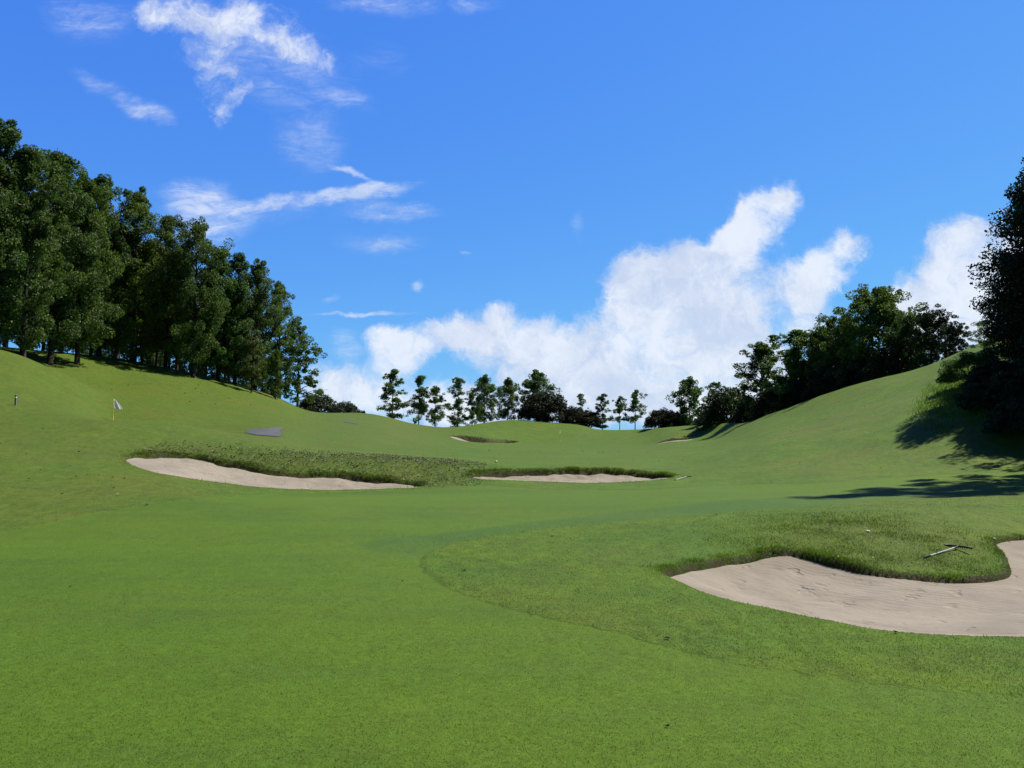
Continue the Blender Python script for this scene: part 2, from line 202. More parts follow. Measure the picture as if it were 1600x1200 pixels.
FAIRWAY = [(-9.925, 11.479), (-9.445, 14.986), (-9.211, 15.792), (-9.045, 17.112), (-8.569, 18.091), (-7.911, 20.026), (-7.632, 24.14), (-6.455, 27.218), (-3.566, 28.184), (-1.427, 30.067), (1.142, 28.879), (3.419, 28.826), (5.436, 27.495), (8.158, 29.462), (10.874, 27.484), (13.567, 27.64), (16.27, 27.031), (18.208, 25.54), (15.062, 21.163), (12.43, 20.691), (9.622, 19.64), (6.117, 17.218), (3.986, 16.839), (1.27, 16.105), (-0.447, 14.192), (-1.1, 12.714), (-1.247, 11.499), (-1.177, 10.707), (-0.909, 9.655), (-0.471, 8.589), (0.0, 7.838), (0.563, 7.204), (0.961, 6.839), (1.305, 6.435), (1.861, 5.977), (2.593, 5.56), (3.287, 5.291), (3.946, 5.086), (3.575, 4.206), (2.67, 3.18), (-3.65, 3.18), (-8.826, 6.653)]
DARK_BAND = [(-2.458, 13.012), (-1.165, 14.79), (0.664, 16.829), (2.954, 18.715), (6.695, 21.183), (11.402, 23.256), (12.38, 21.748), (9.402, 19.194), (5.918, 16.659), (3.953, 16.703), (1.26, 15.99), (-0.444, 14.096), (-1.094, 12.636), (-1.479, 11.76)]
FAIRWAY2 = [(-3.649, 46.001), (-2.446, 77.044), (4.241, 106.845), (14.161, 111.464), (15.77, 107.362), (13.452, 80.717), (9.996, 45.019), (9.564, 34.498), (9.608, 30.346), (7.541, 34.012), (6.272, 39.568), (1.926, 40.495), (-1.859, 39.077)]
BANK_LEFT = [(-13.688, 28.996), (-13.108, 31.16), (-11.481, 32.151), (-8.671, 34.157), (-5.794, 36.524), (-2.977, 37.545), (-1.153, 36.377), (-1.435, 32.958), (-1.584, 30.794), (-3.522, 29.682), (-5.744, 30.241), (-8.423, 29.551), (-10.411, 29.194), (-12.443, 29.598)]
BANK_NEAR = [(3.619, 13.137), (4.479, 14.209), (5.691, 15.03), (6.654, 14.546), (7.105, 13.869), (7.646, 13.13), (7.419, 12.184), (6.816, 11.282), (5.305, 11.269), (4.728, 12.036), (4.448, 12.571), (3.834, 12.503)]
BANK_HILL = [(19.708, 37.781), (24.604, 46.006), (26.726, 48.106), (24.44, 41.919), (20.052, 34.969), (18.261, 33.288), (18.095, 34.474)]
B_FARR = [(17.2,98.6),(17.9,100.6),(19.3,101.3),(21,101.5),(22.4,101.2),(22.5,99.6),(21.4,97.2),(20,95.8),(18.4,96.4)]
FAIR_A = (0.06, 0.114, 0.009)
FAIR_B = (0.076, 0.132, 0.008)
FAIR_C = (0.056, 0.1, 0.017)
ROUGH_A = (0.06, 0.117, 0.011)
ROUGH_B = (0.079, 0.138, 0.01)
ROUGH_C = (0.078, 0.115, 0.016)
BANK_A = (0.06, 0.088, 0.012)
BANK_B = (0.09, 0.122, 0.015)
SAND_A = (0.228, 0.2, 0.166)
SAND_B = (0.282, 0.25, 0.21)
PLACES = {'flag_left': (-24.79, 50, 4.26), 'flag_far': (6.96, 116, 3.3), 'post': (-23.658, 38.293), 'stake': (-29.828, 94.429), 'rake_near': (6.222, 12.292, 7.008, 12.782), 'rake_mid': (6.366, 31.67, 7.097, 32.841), 'ball_mid': (-0.745, 38.346), 'stone_a': (5.91, 13.494), 'stone_b': (7.938, 13.391)}
SCRAPS = [(1.268, 6.685, 0.026, 'dark curled leaf scrap at the rough edge'), (0.874, 4.643, 0.016, 'small dark leaf scrap alone low on the foreground fairway'), (3.352, 7.144, 0.02, 'black leaf scrap on the rough just below the near bunker'), (-0.609, 10.21, 0.03, 'dark leaf scrap in the tip of the near rough'), (0.688, 14.095, 0.03, 'dark leaf scrap on the rough crest'), (-1.27, 9.471, 0.016, 'dark speck of leaf on the fairway left of the rough tip'), (-2.252, 9.764, 0.014, 'tiny dark leaf speck furthest left of the rough tip'), (4.133, 16.369, 0.035, 'dark leaf scrap above the near bunker on the darker fairway strip'), (-8.387, 18.602, 0.045, 'dark leaf scrap on the left fairway edge below the long bunker'), (-4.906, 9.056, 0.016, 'dark leaf speck far left on the foreground fairway')]
TREES = [
    ('m1', -44.84, 63.5, 29.62, 0.97, 1.48, 'broadleaf_tree', 'tree', 'broadleaf trees of the left hillside wood', 'tall broadleaf tree mostly outside the left edge, nearest of the hillside wood'),
    ('m2', -42.84, 66, 28.72, 0.97, 0.65, 'broadleaf_tree', 'tree', 'broadleaf trees of the left hillside wood', 'tallest dark broadleaf tree at the left edge of the picture'),
    ('m4', -40.97, 67, 26.61, 0.9215, 2.49, 'broadleaf_tree', 'tree', 'broadleaf trees of the left hillside wood', 'pointed broadleaf tree with a pale-footed trunk on the crest of the near left slope'),
    ('m3', -42.71, 74, 28.92, 0.9215, 0.97, 'broadleaf_tree', 'tree', 'broadleaf trees of the left hillside wood', 'broadleaf tree with a rounded knob top, beside the pointed tree on the left crest'),
    ('m1', -41.86, 77, 28.23, 0.873, 0.42, 'broadleaf_tree', 'tree', 'broadleaf trees of the left hillside wood', 'broadleaf tree whose olive-green crown stands half hidden behind the knob-topped one'),
    ('m4', -43.38, 84, 29.81, 0.97, 2.52, 'broadleaf_tree', 'tree', 'broadleaf trees of the left hillside wood', 'slim broadleaf tree ahead of the gap of dark shade in the left wood'),
    ('m2', -40.8, 86, 29.2, 0.97, 5.76, 'broadleaf_tree', 'tree', 'broadleaf trees of the left hillside wood', 'broadleaf tree with the flat shouldered top in the middle of the left wood'),
    ('m3', -38.3, 88.5, 27.0, 0.8245, 5.03, 'broadleaf_tree', 'tree', 'broadleaf trees of the left hillside wood', 'lower broadleaf tree between the shouldered tree and the pale-topped one'),
    ('m1', -34.41, 86.5, 26.14, 0.8245, 4.81, 'broadleaf_tree', 'tree', 'broadleaf trees of the left hillside wood', 'broadleaf tree with a pale green pointed top, left of the brighter green one'),
    ('mb', -33.2, 90.5, 23.63, 0.97, 1.39, 'broadleaf_tree', 'tree', 'broadleaf trees of the left hillside wood', 'brighter green broadleaf tree with foliage down to the grass'),
    ('m4', -31.97, 92.5, 23.51, 0.97, 3.37, 'broadleaf_tree', 'tree', 'broadleaf trees of the left hillside wood', 'narrow broadleaf tree just right of the brighter green one'),
    ('m2', -30.29, 94.5, 23.36, 0.873, 1.74, 'broadleaf_tree', 'tree', 'broadleaf trees of the left hillside wood', 'broadleaf tree with a slender tip above the yellow stake'),
    ('m4', -28.57, 98.5, 21.39, 0.873, 1.08, 'broadleaf_tree', 'tree', 'broadleaf trees of the left hillside wood', 'broadleaf tree with a separate knob-shaped top near the right end of the wood'),
    ('sp', -27.06, 101.5, 17.21, 1.0, 0.67, 'broadleaf_tree', 'tree', 'broadleaf trees of the left hillside wood', 'spreading tree with long open side branches at the right end of the left wood'),
    ('my', -29.07, 89.5, 13.77, 0.776, 1.35, 'broadleaf_tree', 'tree', 'broadleaf trees of the left hillside wood', 'low tree with yellowing leaves inside the front of the wood'),
    ('d3', -27.55, 93.5, 12.43, 0.7, 5.82, 'broadleaf_tree', 'tree', 'broadleaf trees of the left hillside wood', 'small bushy tree under the knob-topped tree by the slope edge'),
    ('bk', -62.59, 95.22, 30.58, 1, 5.03, 'broadleaf_tree', 'tree', 'deepest trees of the left wood', 'dark tree deep in the left wood, seen only as shade between the front trunks'),
    ('bk', -59.33, 93.51, 29.83, 1, 3.94, 'broadleaf_tree', 'tree', 'deepest trees of the left wood', 'dark tree deep in the left wood, seen only as shade between the front trunks'),
    ('bk', -60.36, 98.84, 29.07, 1, 5.53, 'broadleaf_tree', 'tree', 'deepest trees of the left wood', 'dark tree deep in the left wood, seen only as shade between the front trunks'),
    ('bk', -57.05, 97.07, 27.86, 1, 4.22, 'broadleaf_tree', 'tree', 'deepest trees of the left wood', 'dark tree deep in the left wood, seen only as shade between the front trunks'),
    ('bk', -57.44, 101.69, 28.69, 1, 2.97, 'broadleaf_tree', 'tree', 'deepest trees of the left wood', 'dark tree deep in the left wood, seen only as shade between the front trunks'),
    ('bk', -54.81, 101.29, 25.75, 1, 5.44, 'broadleaf_tree', 'tree', 'deepest trees of the left wood', 'dark tree deep in the left wood, seen only as shade between the front trunks'),
    ('bk', -55.04, 106.14, 26.91, 1, 5.71, 'broadleaf_tree', 'tree', 'deepest trees of the left wood', 'dark tree deep in the left wood, seen only as shade between the front trunks'),
    ('bk', -53.66, 108.38, 24.79, 1, 5.33, 'broadleaf_tree', 'tree', 'deepest trees of the left wood', 'dark tree deep in the left wood, seen only as shade between the front trunks'),
    ('bk', -52.01, 110.1, 24.79, 1, 3.76, 'broadleaf_tree', 'tree', 'deepest trees of the left wood', 'dark tree deep in the left wood, seen only as shade between the front trunks'),
    ('bk', -50.24, 111.74, 24.32, 1, 1.92, 'broadleaf_tree', 'tree', 'deepest trees of the left wood', 'dark tree deep in the left wood, seen only as shade between the front trunks'),
    ('bk', -49.55, 116.13, 24.08, 1, 0.29, 'broadleaf_tree', 'tree', 'deepest trees of the left wood', 'dark tree deep in the left wood, seen only as shade between the front trunks'),
    ('bk', -47.28, 117.11, 22.27, 1, 3.36, 'broadleaf_tree', 'tree', 'deepest trees of the left wood', 'dark tree deep in the left wood, seen only as shade between the front trunks'),
    ('bk', -45.04, 118.28, 20.84, 1, 6.26, 'broadleaf_tree', 'tree', 'deepest trees of the left wood', 'dark tree deep in the left wood, seen only as shade between the front trunks'),
    ('bk', -42.5, 118.72, 19.18, 1, 1.27, 'broadleaf_tree', 'tree', 'deepest trees of the left wood', 'dark tree deep in the left wood, seen only as shade between the front trunks'),
    ('bk', -41.38, 123.45, 18.68, 1, 2.23, 'broadleaf_tree', 'tree', 'deepest trees of the left wood', 'dark tree deep in the left wood, seen only as shade between the front trunks'),
    ('bk', -39.45, 126.23, 17.44, 1, 3.51, 'broadleaf_tree', 'tree', 'deepest trees of the left wood', 'dark tree deep in the left wood, seen only as shade between the front trunks'),
    ('bk', -55.43, 82, 30.91, 0.9, 5.68, 'broadleaf_tree', 'tree', 'dark trees at the back of the left hillside wood', 'leftmost of the dark bare-trunked trees behind the left wood'),
    ('bk', -53.24, 84, 28.83, 0.9, 0.63, 'broadleaf_tree', 'tree', 'dark trees at the back of the left hillside wood', 'second from left of the dark bare-trunked trees behind the left wood'),
    ('bk', -52.89, 88, 29.4, 0.9, 0.39, 'broadleaf_tree', 'tree', 'dark trees at the back of the left hillside wood', 'third from left of the dark bare-trunked trees behind the left wood'),
    ('bk', -49.64, 88, 28.67, 0.9, 1.44, 'broadleaf_tree', 'tree', 'dark trees at the back of the left hillside wood', 'fourth from left of the dark bare-trunked trees behind the left wood'),
    ('bk', -48.45, 92, 27.62, 0.9, 4.81, 'broadleaf_tree', 'tree', 'dark trees at the back of the left hillside wood', 'fifth from left of the dark bare-trunked trees behind the left wood'),
    ('bk', -45.44, 92, 26.86, 0.9, 3.86, 'broadleaf_tree', 'tree', 'dark trees at the back of the left hillside wood', 'sixth from left of the dark bare-trunked trees behind the left wood'),
    ('bk', -44.85, 97, 25.85, 0.9, 1.49, 'broadleaf_tree', 'tree', 'dark trees at the back of the left hillside wood', 'seventh from left of the dark bare-trunked trees behind the left wood'),
    ('bk', -43.99, 99, 25.53, 0.9, 2.08, 'broadleaf_tree', 'tree', 'dark trees at the back of the left hillside wood', 'eighth from left of the dark bare-trunked trees behind the left wood'),
    ('bk', -40.99, 98, 24.49, 0.9, 1.11, 'broadleaf_tree', 'tree', 'dark trees at the back of the left hillside wood', 'ninth from left of the dark bare-trunked trees behind the left wood'),
    ('bk', -39.84, 104, 24.19, 0.9, 2.88, 'broadleaf_tree', 'tree', 'dark trees at the back of the left hillside wood', 'tenth from left of the dark bare-trunked trees behind the left wood'),
    ('bk', -37.4, 106, 22.89, 0.9, 0.27, 'broadleaf_tree', 'tree', 'dark trees at the back of the left hillside wood', 'eleventh from left of the dark bare-trunked trees behind the left wood'),
    ('bk', -34.93, 108, 21.54, 0.9, 4.38, 'broadleaf_tree', 'tree', 'dark trees at the back of the left hillside wood', 'rightmost of the dark bare-trunked trees behind the left wood'),
    ('p1', -18.73, 126, 12.95, 1, 5.63, 'pine_tree', 'tree', 'trees standing along the far skyline', 'tall layered pine at the left end of the skyline row'),
    ('p2', -14.83, 128, 12.1, 0.85, 6.0, 'pine_tree', 'tree', 'trees standing along the far skyline', 'slim pine with a bare lower trunk, second in the skyline row'),
    ('p3', -12.25, 129, 10.53, 0.9, 4.62, 'pine_tree', 'tree', 'trees standing along the far skyline', 'short pine with a spreading skirt close to the slim bare-trunked one'),
    ('p4', -9.12, 136, 12.43, 1, 6.03, 'pine_tree', 'tree', 'trees standing along the far skyline', 'thin open pine with a spiky top left of the central mound'),
    ('p3', -6.78, 137, 10.1, 0.8, 0.11, 'pine_tree', 'tree', 'trees standing along the far skyline', 'small low pine filling the gap beside the thin spiky pine'),
    ('p6', -4.81, 140, 13.31, 0.95, 1.81, 'pine_tree', 'tree', 'trees standing along the far skyline', 'fuller twin-topped tree at the left foot of the central mound'),
    ('p6', -0.81, 145, 13.15, 0.9, 6.07, 'pine_tree', 'tree', 'trees standing along the far skyline', 'round-topped pine standing on the central mound left of the dark bush'),
    ('p6', 4.61, 148, 14.81, 1.15, 4.87, 'pine_tree', 'tree', 'trees standing along the far skyline', 'broad green tree rising behind the dark russet bush'),
    ('p4', 12.63, 148, 10.43, 0.9, 2.58, 'pine_tree', 'tree', 'trees standing along the far skyline', 'small spire-shaped conifer right of the dark russet bush'),
    ('p1', 15.97, 142, 10.07, 0.85, 5.92, 'pine_tree', 'tree', 'trees standing along the far skyline', 'small layered pine in the dip right of the central mound'),
    ('p5', 18.62, 139, 9.45, 0.8, 3.9, 'pine_tree', 'tree', 'trees standing along the far skyline', 'bare-trunked pine with a flat tuft top, left of its taller twin'),
    ('p5', 21.29, 139, 10.56, 0.9, 5.14, 'pine_tree', 'tree', 'trees standing along the far skyline', 'bare-trunked pine leaning tufts to the right, taller of the twin pair'),
    ('p6', 27.66, 125, 11.76, 1.1, 1.84, 'pine_tree', 'tree', 'trees standing along the far skyline', 'tall narrow bushy tree beside the low bushes on the right skyline'),
    ('p4', 28.34, 112, 9.89, 1.15, 1.2, 'pine_tree', 'tree', 'trees standing along the far skyline', 'pointed conifer just left of the big dark round bush'),
    ('d3', 28.98, 93, 13.12, 1.25, 2.79, 'broadleaf_tree', 'tree', 'trees behind the right hillside', 'dark layered tree standing apart at the low end of the right hill'),
    ('p1', 30.49, 86, 13.64, 1.4, 0.86, 'broadleaf_tree', 'tree', 'trees behind the right hillside', 'dark spiky conifer second along the right hill crest'),
    ('d3', 32.07, 84, 13.16, 1.15, 2.4, 'broadleaf_tree', 'tree', 'trees behind the right hillside', 'open feathery tree between the spiky conifer and the big dome'),
    ('d1', 32.64, 83, 13.82, 0.75, 6.04, 'broadleaf_tree', 'tree', 'trees behind the right hillside', 'dark tree joining the feathery tree to the shoulder of the big dome'),
    ('d1', 33.29, 80, 14.55, 0.85, 2.08, 'broadleaf_tree', 'tree', 'trees behind the right hillside', 'shoulder-high dark tree leaning on the left of the big dome'),
    ('d1', 34.76, 76, 16.5, 1.0, 0.06, 'broadleaf_tree', 'tree', 'trees behind the right hillside', 'big dome-shaped dark tree, highest on the right hill crest'),
    ('d1', 35.57, 72, 13.25, 0.75, 0.28, 'broadleaf_tree', 'tree', 'trees behind the right hillside', 'dark tree filling the gap right of the big dome'),
    ('d2', 35.65, 68, 13.43, 0.95, 1.06, 'broadleaf_tree', 'tree', 'trees behind the right hillside', 'flat-topped olive green tree with see-through lower branches'),
    ('d2', 35.56, 64, 11.54, 0.75, 4.92, 'broadleaf_tree', 'tree', 'trees behind the right hillside', 'lower olive tree on the crest next to the flat-topped one'),
    ('rl', 28.95, 49, 9.05, 1.15, 2.28, 'broadleaf_tree', 'tree', 'trees behind the right hillside', 'light green small tree on the hilltop in front of the crest trees'),
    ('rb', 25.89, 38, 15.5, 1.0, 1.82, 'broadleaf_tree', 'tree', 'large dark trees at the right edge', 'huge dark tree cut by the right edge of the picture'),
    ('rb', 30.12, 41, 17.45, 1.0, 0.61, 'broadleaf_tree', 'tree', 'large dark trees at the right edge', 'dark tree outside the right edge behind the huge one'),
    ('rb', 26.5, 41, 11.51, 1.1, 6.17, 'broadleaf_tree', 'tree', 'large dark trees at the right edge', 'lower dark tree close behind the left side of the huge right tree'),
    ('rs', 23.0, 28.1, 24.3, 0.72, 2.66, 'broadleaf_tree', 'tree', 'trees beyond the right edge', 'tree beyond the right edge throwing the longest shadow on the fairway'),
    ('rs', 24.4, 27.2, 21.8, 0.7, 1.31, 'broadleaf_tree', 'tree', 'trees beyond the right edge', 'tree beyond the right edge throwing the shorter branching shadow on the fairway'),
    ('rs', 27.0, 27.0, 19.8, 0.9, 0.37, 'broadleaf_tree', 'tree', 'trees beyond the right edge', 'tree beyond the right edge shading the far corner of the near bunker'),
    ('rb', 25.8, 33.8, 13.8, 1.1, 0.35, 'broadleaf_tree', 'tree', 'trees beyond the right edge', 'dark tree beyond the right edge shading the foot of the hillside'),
    ('s1', -29.38, 122, 8.88, 1.1, 1.06, 'shrub', 'bush', 'bushes on the far skyline', 'larger dark round bush behind the left ridge'),
    ('s1', -25.9, 125, 7.86, 1.1, 4.25, 'shrub', 'bush', 'bushes on the far skyline', 'smaller dark bush joined to the right side of the larger round one'),
    ('s2', -22.91, 124, 6.43, 0.5, 0.94, 'shrub', 'bush', 'bushes on the far skyline', 'tiny dark sprig of a bush on the ridge right of the round bushes'),
    ('s3', 5.82, 143, 10.7, 1.15, 0.26, 'shrub', 'bush', 'bushes on the far skyline', 'big dark russet bush on the central mound'),
    ('s3', 10.75, 142, 7.92, 1.1, 3.08, 'shrub', 'bush', 'bushes on the far skyline', 'low dark bush between the russet bush and the small conifer'),
    ('s3', 13.57, 142, 7.13, 1.1, 1.56, 'shrub', 'bush', 'bushes on the far skyline', 'dark low bush at the right foot of the small conifer'),
    ('s3', 23.11, 124, 6.82, 1.1, 6.27, 'shrub', 'bush', 'bushes on the far skyline', 'low brown-green bush beside the tall narrow tree'),
    ('s2', 25.47, 124, 6.03, 1, 0.77, 'shrub', 'bush', 'bushes on the far skyline', 'dark low bush at the foot of the tall narrow tree'),
    ('s2', 28.03, 103, 8.49, 1.0, 3.32, 'shrub', 'bush', 'bushes on the far skyline', 'big dark round bush at the low end of the right hill'),
    ('s2', 28.19, 118, 6.29, 0.5, 4.86, 'shrub', 'bush', 'bushes on the far skyline', 'small dark bush left of the big dark round one'),
    ('s2', 28.63, 95, 7.04, 0.9, 2.57, 'shrub', 'bush', 'bushes on the far skyline', 'dark bush under the tree that stands apart on the right hill'),
    ('s2', 29.22, 88, 8.05, 0.9, 6.2, 'shrub', 'bush', 'bushes on the far skyline', 'dark bush between the standing-apart tree and the spiky conifer'),
    ('s2', 30.74, 84, 8.63, 0.95, 3.0, 'shrub', 'bush', 'bushes on the far skyline', 'dark bush in the shade under the spiky conifer'),
    ('s2', 31.59, 79, 9.41, 0.95, 1.52, 'shrub', 'bush', 'bushes on the far skyline', 'dark bush in the shade left of the big dome tree'),
    ('s2', 33.15, 76, 9.97, 0.9, 2.58, 'shrub', 'bush', 'bushes on the far skyline', 'dark bush in the shade beneath the big dome tree'),
    ('s2', 34.15, 72, 10.52, 0.8, 0.23, 'shrub', 'bush', 'bushes on the far skyline', 'dark bush in the shade right of the big dome tree'),
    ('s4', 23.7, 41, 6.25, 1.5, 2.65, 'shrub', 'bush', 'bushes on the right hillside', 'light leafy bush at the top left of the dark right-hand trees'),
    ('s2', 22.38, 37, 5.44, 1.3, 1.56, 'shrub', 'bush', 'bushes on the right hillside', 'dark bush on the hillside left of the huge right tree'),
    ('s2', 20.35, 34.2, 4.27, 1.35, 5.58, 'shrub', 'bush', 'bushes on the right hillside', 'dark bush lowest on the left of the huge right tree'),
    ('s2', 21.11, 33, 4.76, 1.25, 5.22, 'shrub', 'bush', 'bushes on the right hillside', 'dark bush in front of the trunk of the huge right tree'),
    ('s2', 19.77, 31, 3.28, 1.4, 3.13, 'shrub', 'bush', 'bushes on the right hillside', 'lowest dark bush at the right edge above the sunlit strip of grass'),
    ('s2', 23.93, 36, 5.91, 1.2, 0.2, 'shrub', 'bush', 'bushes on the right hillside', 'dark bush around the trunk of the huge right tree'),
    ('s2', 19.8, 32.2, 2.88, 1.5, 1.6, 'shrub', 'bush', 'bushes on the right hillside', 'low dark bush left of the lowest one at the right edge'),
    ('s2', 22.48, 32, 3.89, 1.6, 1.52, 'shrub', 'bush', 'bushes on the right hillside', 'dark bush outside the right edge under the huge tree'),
]
# ---------------------------------------------------------------- terrain maths
def pchip(xk, yk, x):
    xk = np.asarray(xk, float); yk = np.asarray(yk, float)
    h = np.diff(xk); d = np.diff(yk) / h
    m = np.zeros_like(yk)
    w1 = 2*h[1:] + h[:-1]; w2 = h[1:] + 2*h[:-1]
    ok = d[:-1]*d[1:] > 0
    with np.errstate(divide='ignore', invalid='ignore'):
        hm = (w1 + w2) / (w1/d[:-1] + w2/d[1:])
    m[1:-1] = np.where(ok, hm, 0.0)
    m[0] = d[0]; m[-1] = d[-1]
    i = np.clip(np.searchsorted(xk, x) - 1, 0, len(xk) - 2)
    t = (np.clip(x, xk[0], xk[-1]) - xk[i]) / h[i]
    return ((1+2*t)*(1-t)**2*yk[i] + t*(1-t)**2*h[i]*m[i] + t*t*(3-2*t)*yk[i+1] + t*t*(t-1)*h[i]*m[i+1])

def gsmooth(a, s):
    r = int(3*s); k = np.exp(-0.5*(np.arange(-r, r+1)/s)**2); k /= k.sum()
    return np.convolve(np.pad(a, r, mode='edge'), k, mode='valid')

EYE = 1.6
NB, NY = 1200, 1500
BG = np.linspace(-0.85, 0.85, NB)
LY = np.linspace(math.log(3.0), math.log(1300.0), NY)

def build_table(lines):
    """lines: list (near to far) of lists of estimated points (x, y, z)"""
    L, T = [], []
    for ln in lines:
        p = sorted(((x/y, math.log(y), (z-EYE)/y) for x, y, z in ln))
        b = [q[0] for q in p]
        L.append(gsmooth(pchip(b, [q[1] for q in p], np.clip(BG, b[0], b[-1])), 6))
        T.append(gsmooth(pchip(b, [q[2] for q in p], np.clip(BG, b[0], b[-1])), 6))
    L = np.array(L); T = np.array(T)
    far = [(L[-1]+math.log(1.10), T[-1]-0.011), (L[-1]+math.log(1.7), T[-1]*0.45-0.03), (np.full(NB, math.log(1300.)), np.full(NB, -0.02))]
    L = np.vstack([L] + [f[0][None] for f in far]); T = np.vstack([T] + [f[1][None] for f in far])
    for k in range(1, len(L)):
        L[k] = np.maximum(L[k], L[k-1] + 0.012)
    tab = np.zeros((NY, NB))
    for j in range(NB):
        tab[:, j] = pchip(L[:, j], T[:, j], LY)
    return tab

def bump_sum(x, y):
    z = np.zeros_like(x)
    for bx, by, sx, sy, rot, a in BUMPS:
        c, s = math.cos(rot), math.sin(rot)
        u = ((x-bx)*c + (y-by)*s)/sx; v = (-(x-bx)*s + (y-by)*c)/sy
        z += a*np.exp(-0.5*(u*u+v*v))
    return z

def base_height(x, y):
    x = np.asarray(x, float); y = np.asarray(y, float)
    ys = np.maximum(y, 3.0)
    fb = np.clip((x/ys - BG[0])/(BG[1]-BG[0]), 0, NB-1.001)
    fy = np.clip((np.log(ys) - LY[0])/(LY[1]-LY[0]), 0, NY-1.001)
    ib = fb.astype(int); iy = fy.astype(int); fb = fb-ib; fy = fy-iy
    t = (TAB[iy, ib]*(1-fb)*(1-fy) + TAB[iy, ib+1]*fb*(1-fy) + TAB[iy+1, ib]*(1-fb)*fy + TAB[iy+1, ib+1]*fb*fy)
    z = EYE + t*ys
    w = np.clip((y-3.6)/1.2, 0, 1); w = w*w*(3-2*w)
    return z*w + bump_sum(x, y)

def sdf(poly, x, y, reach=3.0):
    """signed distance, positive inside; -reach far away"""
    P = np.asarray(poly, float)
    out = np.full(x.shape, -reach)
    m = (x > P[:, 0].min()-reach) & (x < P[:, 0].max()+reach) & (y > P[:, 1].min()-reach) & (y < P[:, 1].max()+reach)
    px, py = x[m], y[m]
    d2 = np.full(px.shape, 1e9); ins = np.zeros(px.shape, bool)
    for i in range(len(P)):
        ax, ay = P[i]; bx, by = P[(i+1) % len(P)]
        ex, ey = bx-ax, by-ay
        t = np.clip(((px-ax)*ex + (py-ay)*ey)/(ex*ex+ey*ey+1e-12), 0, 1)
        d2 = np.minimum(d2, (px-ax-t*ex)**2 + (py-ay-t*ey)**2)
        c = ((ay > py) != (by > py))
        with np.errstate(divide='ignore', invalid='ignore'):
            ins ^= c & (px < (bx-ax)*(py-ay)/(by-ay) + ax)
    d = np.sqrt(d2)
    out[m] = np.maximum(np.where(ins, d, -d), -reach)
    return out

def smooth_poly(P, n=4):
    """Catmull-Rom through the estimated outline"""
    P = np.asarray(P, float); N = len(P); out = []
    for i in range(N):
        p0, p1, p2, p3 = P[i-1], P[i], P[(i+1) % N], P[(i+2) % N]
        for k in range(n):
            t = k/n
            out.append(0.5*((2*p1)+(-p0+p2)*t+(2*p0-5*p1+4*p2-p3)*t*t+(-p0+3*p1-3*p2+p3)*t**3))
    return np.array(out)

def sstep(a, b, x):
    t = np.clip((x-a)/(b-a), 0, 1); return t*t*(3-2*t)
TAB = build_table(TERRAIN_LINES)
POLY = {k: smooth_poly(v) for k, v in dict(left=B_LEFT, mid=B_MID, near=B_NEAR, farl=B_FARL, farr=B_FARR).items()}
# back lip, front lip, bowl depth, sand grid step
BUNK = dict(left=(0.17, 0.04, 0.08, 0.10), mid=(0.24, 0.04, 0.08, 0.10), near=(0.11, 0.03, 0.12, 0.05),
            farl=(0.95, 0.03, 0.03, 0.15), farr=(0.5, 0.02, 0.0, 0.15))
rng = np.random.default_rng(7)

def vnoise(x, y, s, seed=0):
    """value noise, -1..1, feature size s"""
    r = np.random.default_rng(seed).uniform(-1, 1, (256, 256))
    gx, gy = x/s, y/s; ix = np.floor(gx).astype(int); iy = np.floor(gy).astype(int)
    fx, fy = gx-ix, gy-iy; fx = fx*fx*(3-2*fx); fy = fy*fy*(3-2*fy)
    a = r[ix % 256, iy % 256]; b = r[(ix+1) % 256, iy % 256]; c = r[ix % 256, (iy+1) % 256]; d = r[(ix+1) % 256, (iy+1) % 256]
    return (a*(1-fx)+b*fx)*(1-fy) + (c*(1-fx)+d*fx)*fy

def lip_of(key, x, y, s):
    bk, fr, bowl, _ = BUNK[key]
    if key in ('farl', 'farr'):      # flat floor under a tall cut face at the back
        P_ = POLY[key]; bx = np.linspace(P_[:, 0].min(), P_[:, 0].max(), 60); lo, hi = [], []
        for q in bx:
            c = []
            for i in range(len(P_)):
                (ax, ay), (cx, cy) = P_[i], P_[(i+1) % len(P_)]
                if (ax-q)*(cx-q) <= 0 and ax != cx: c.append(ay+(cy-ay)*(q-ax)/(cx-ax))
            lo.append(min(c)); hi.append(max(c))
        y0, y1 = np.interp(x, bx, lo), np.interp(x, bx, hi)
        k = sstep(-8.4, -4.5, x)*0.85+0.15 if key == 'farl' else 1.0
        return fr + bk*k*sstep(0.12 if key == 'farl' else 0.45, 0.75 if key == 'farl' else 0.95, (y-y0)/np.maximum(y1-y0, 0.3))
    e = 0.25
    g = (sdf(POLY[key], x, y+e) - sdf(POLY[key], x, y-e))/(2*e)
    v = np.clip(0.75 + 0.28*vnoise(x, y, 1.7, 31) + 0.22*vnoise(x, y, 0.3, 32), 0.12, 1.3)
    if key == 'near': v = v*(1-0.85*sstep(4.7, 5.6, x)) + 0.1
    if key == 'left': v = v*(1-0.75*sstep(-5.6, -4.0, x))
    return fr + (bk-fr)*sstep(-0.1, 0.7, -g)*v

def masks(x, y):
    f = sdf(smooth_poly(FAIRWAY), x, y)
    f2 = sdf(smooth_poly(FAIRWAY2), x, y, 6.0)
    bank = np.maximum(sstep(-0.7, 1.3, sdf(BANK_LEFT, x, y)), 0.8*sstep(-0.7, 0.9, sdf(BANK_NEAR, x, y)))
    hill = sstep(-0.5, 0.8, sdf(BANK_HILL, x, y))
    dark_band = sstep(-0.25, 0.25, sdf(smooth_poly(DARK_BAND), x, y))
    dry = sstep(-5.0, -11.0, x + 0.9*vnoise(x, y, 4.0, 41))*sstep(8, 14, y)
    return f, f2, bank, hill, dark_band, dry

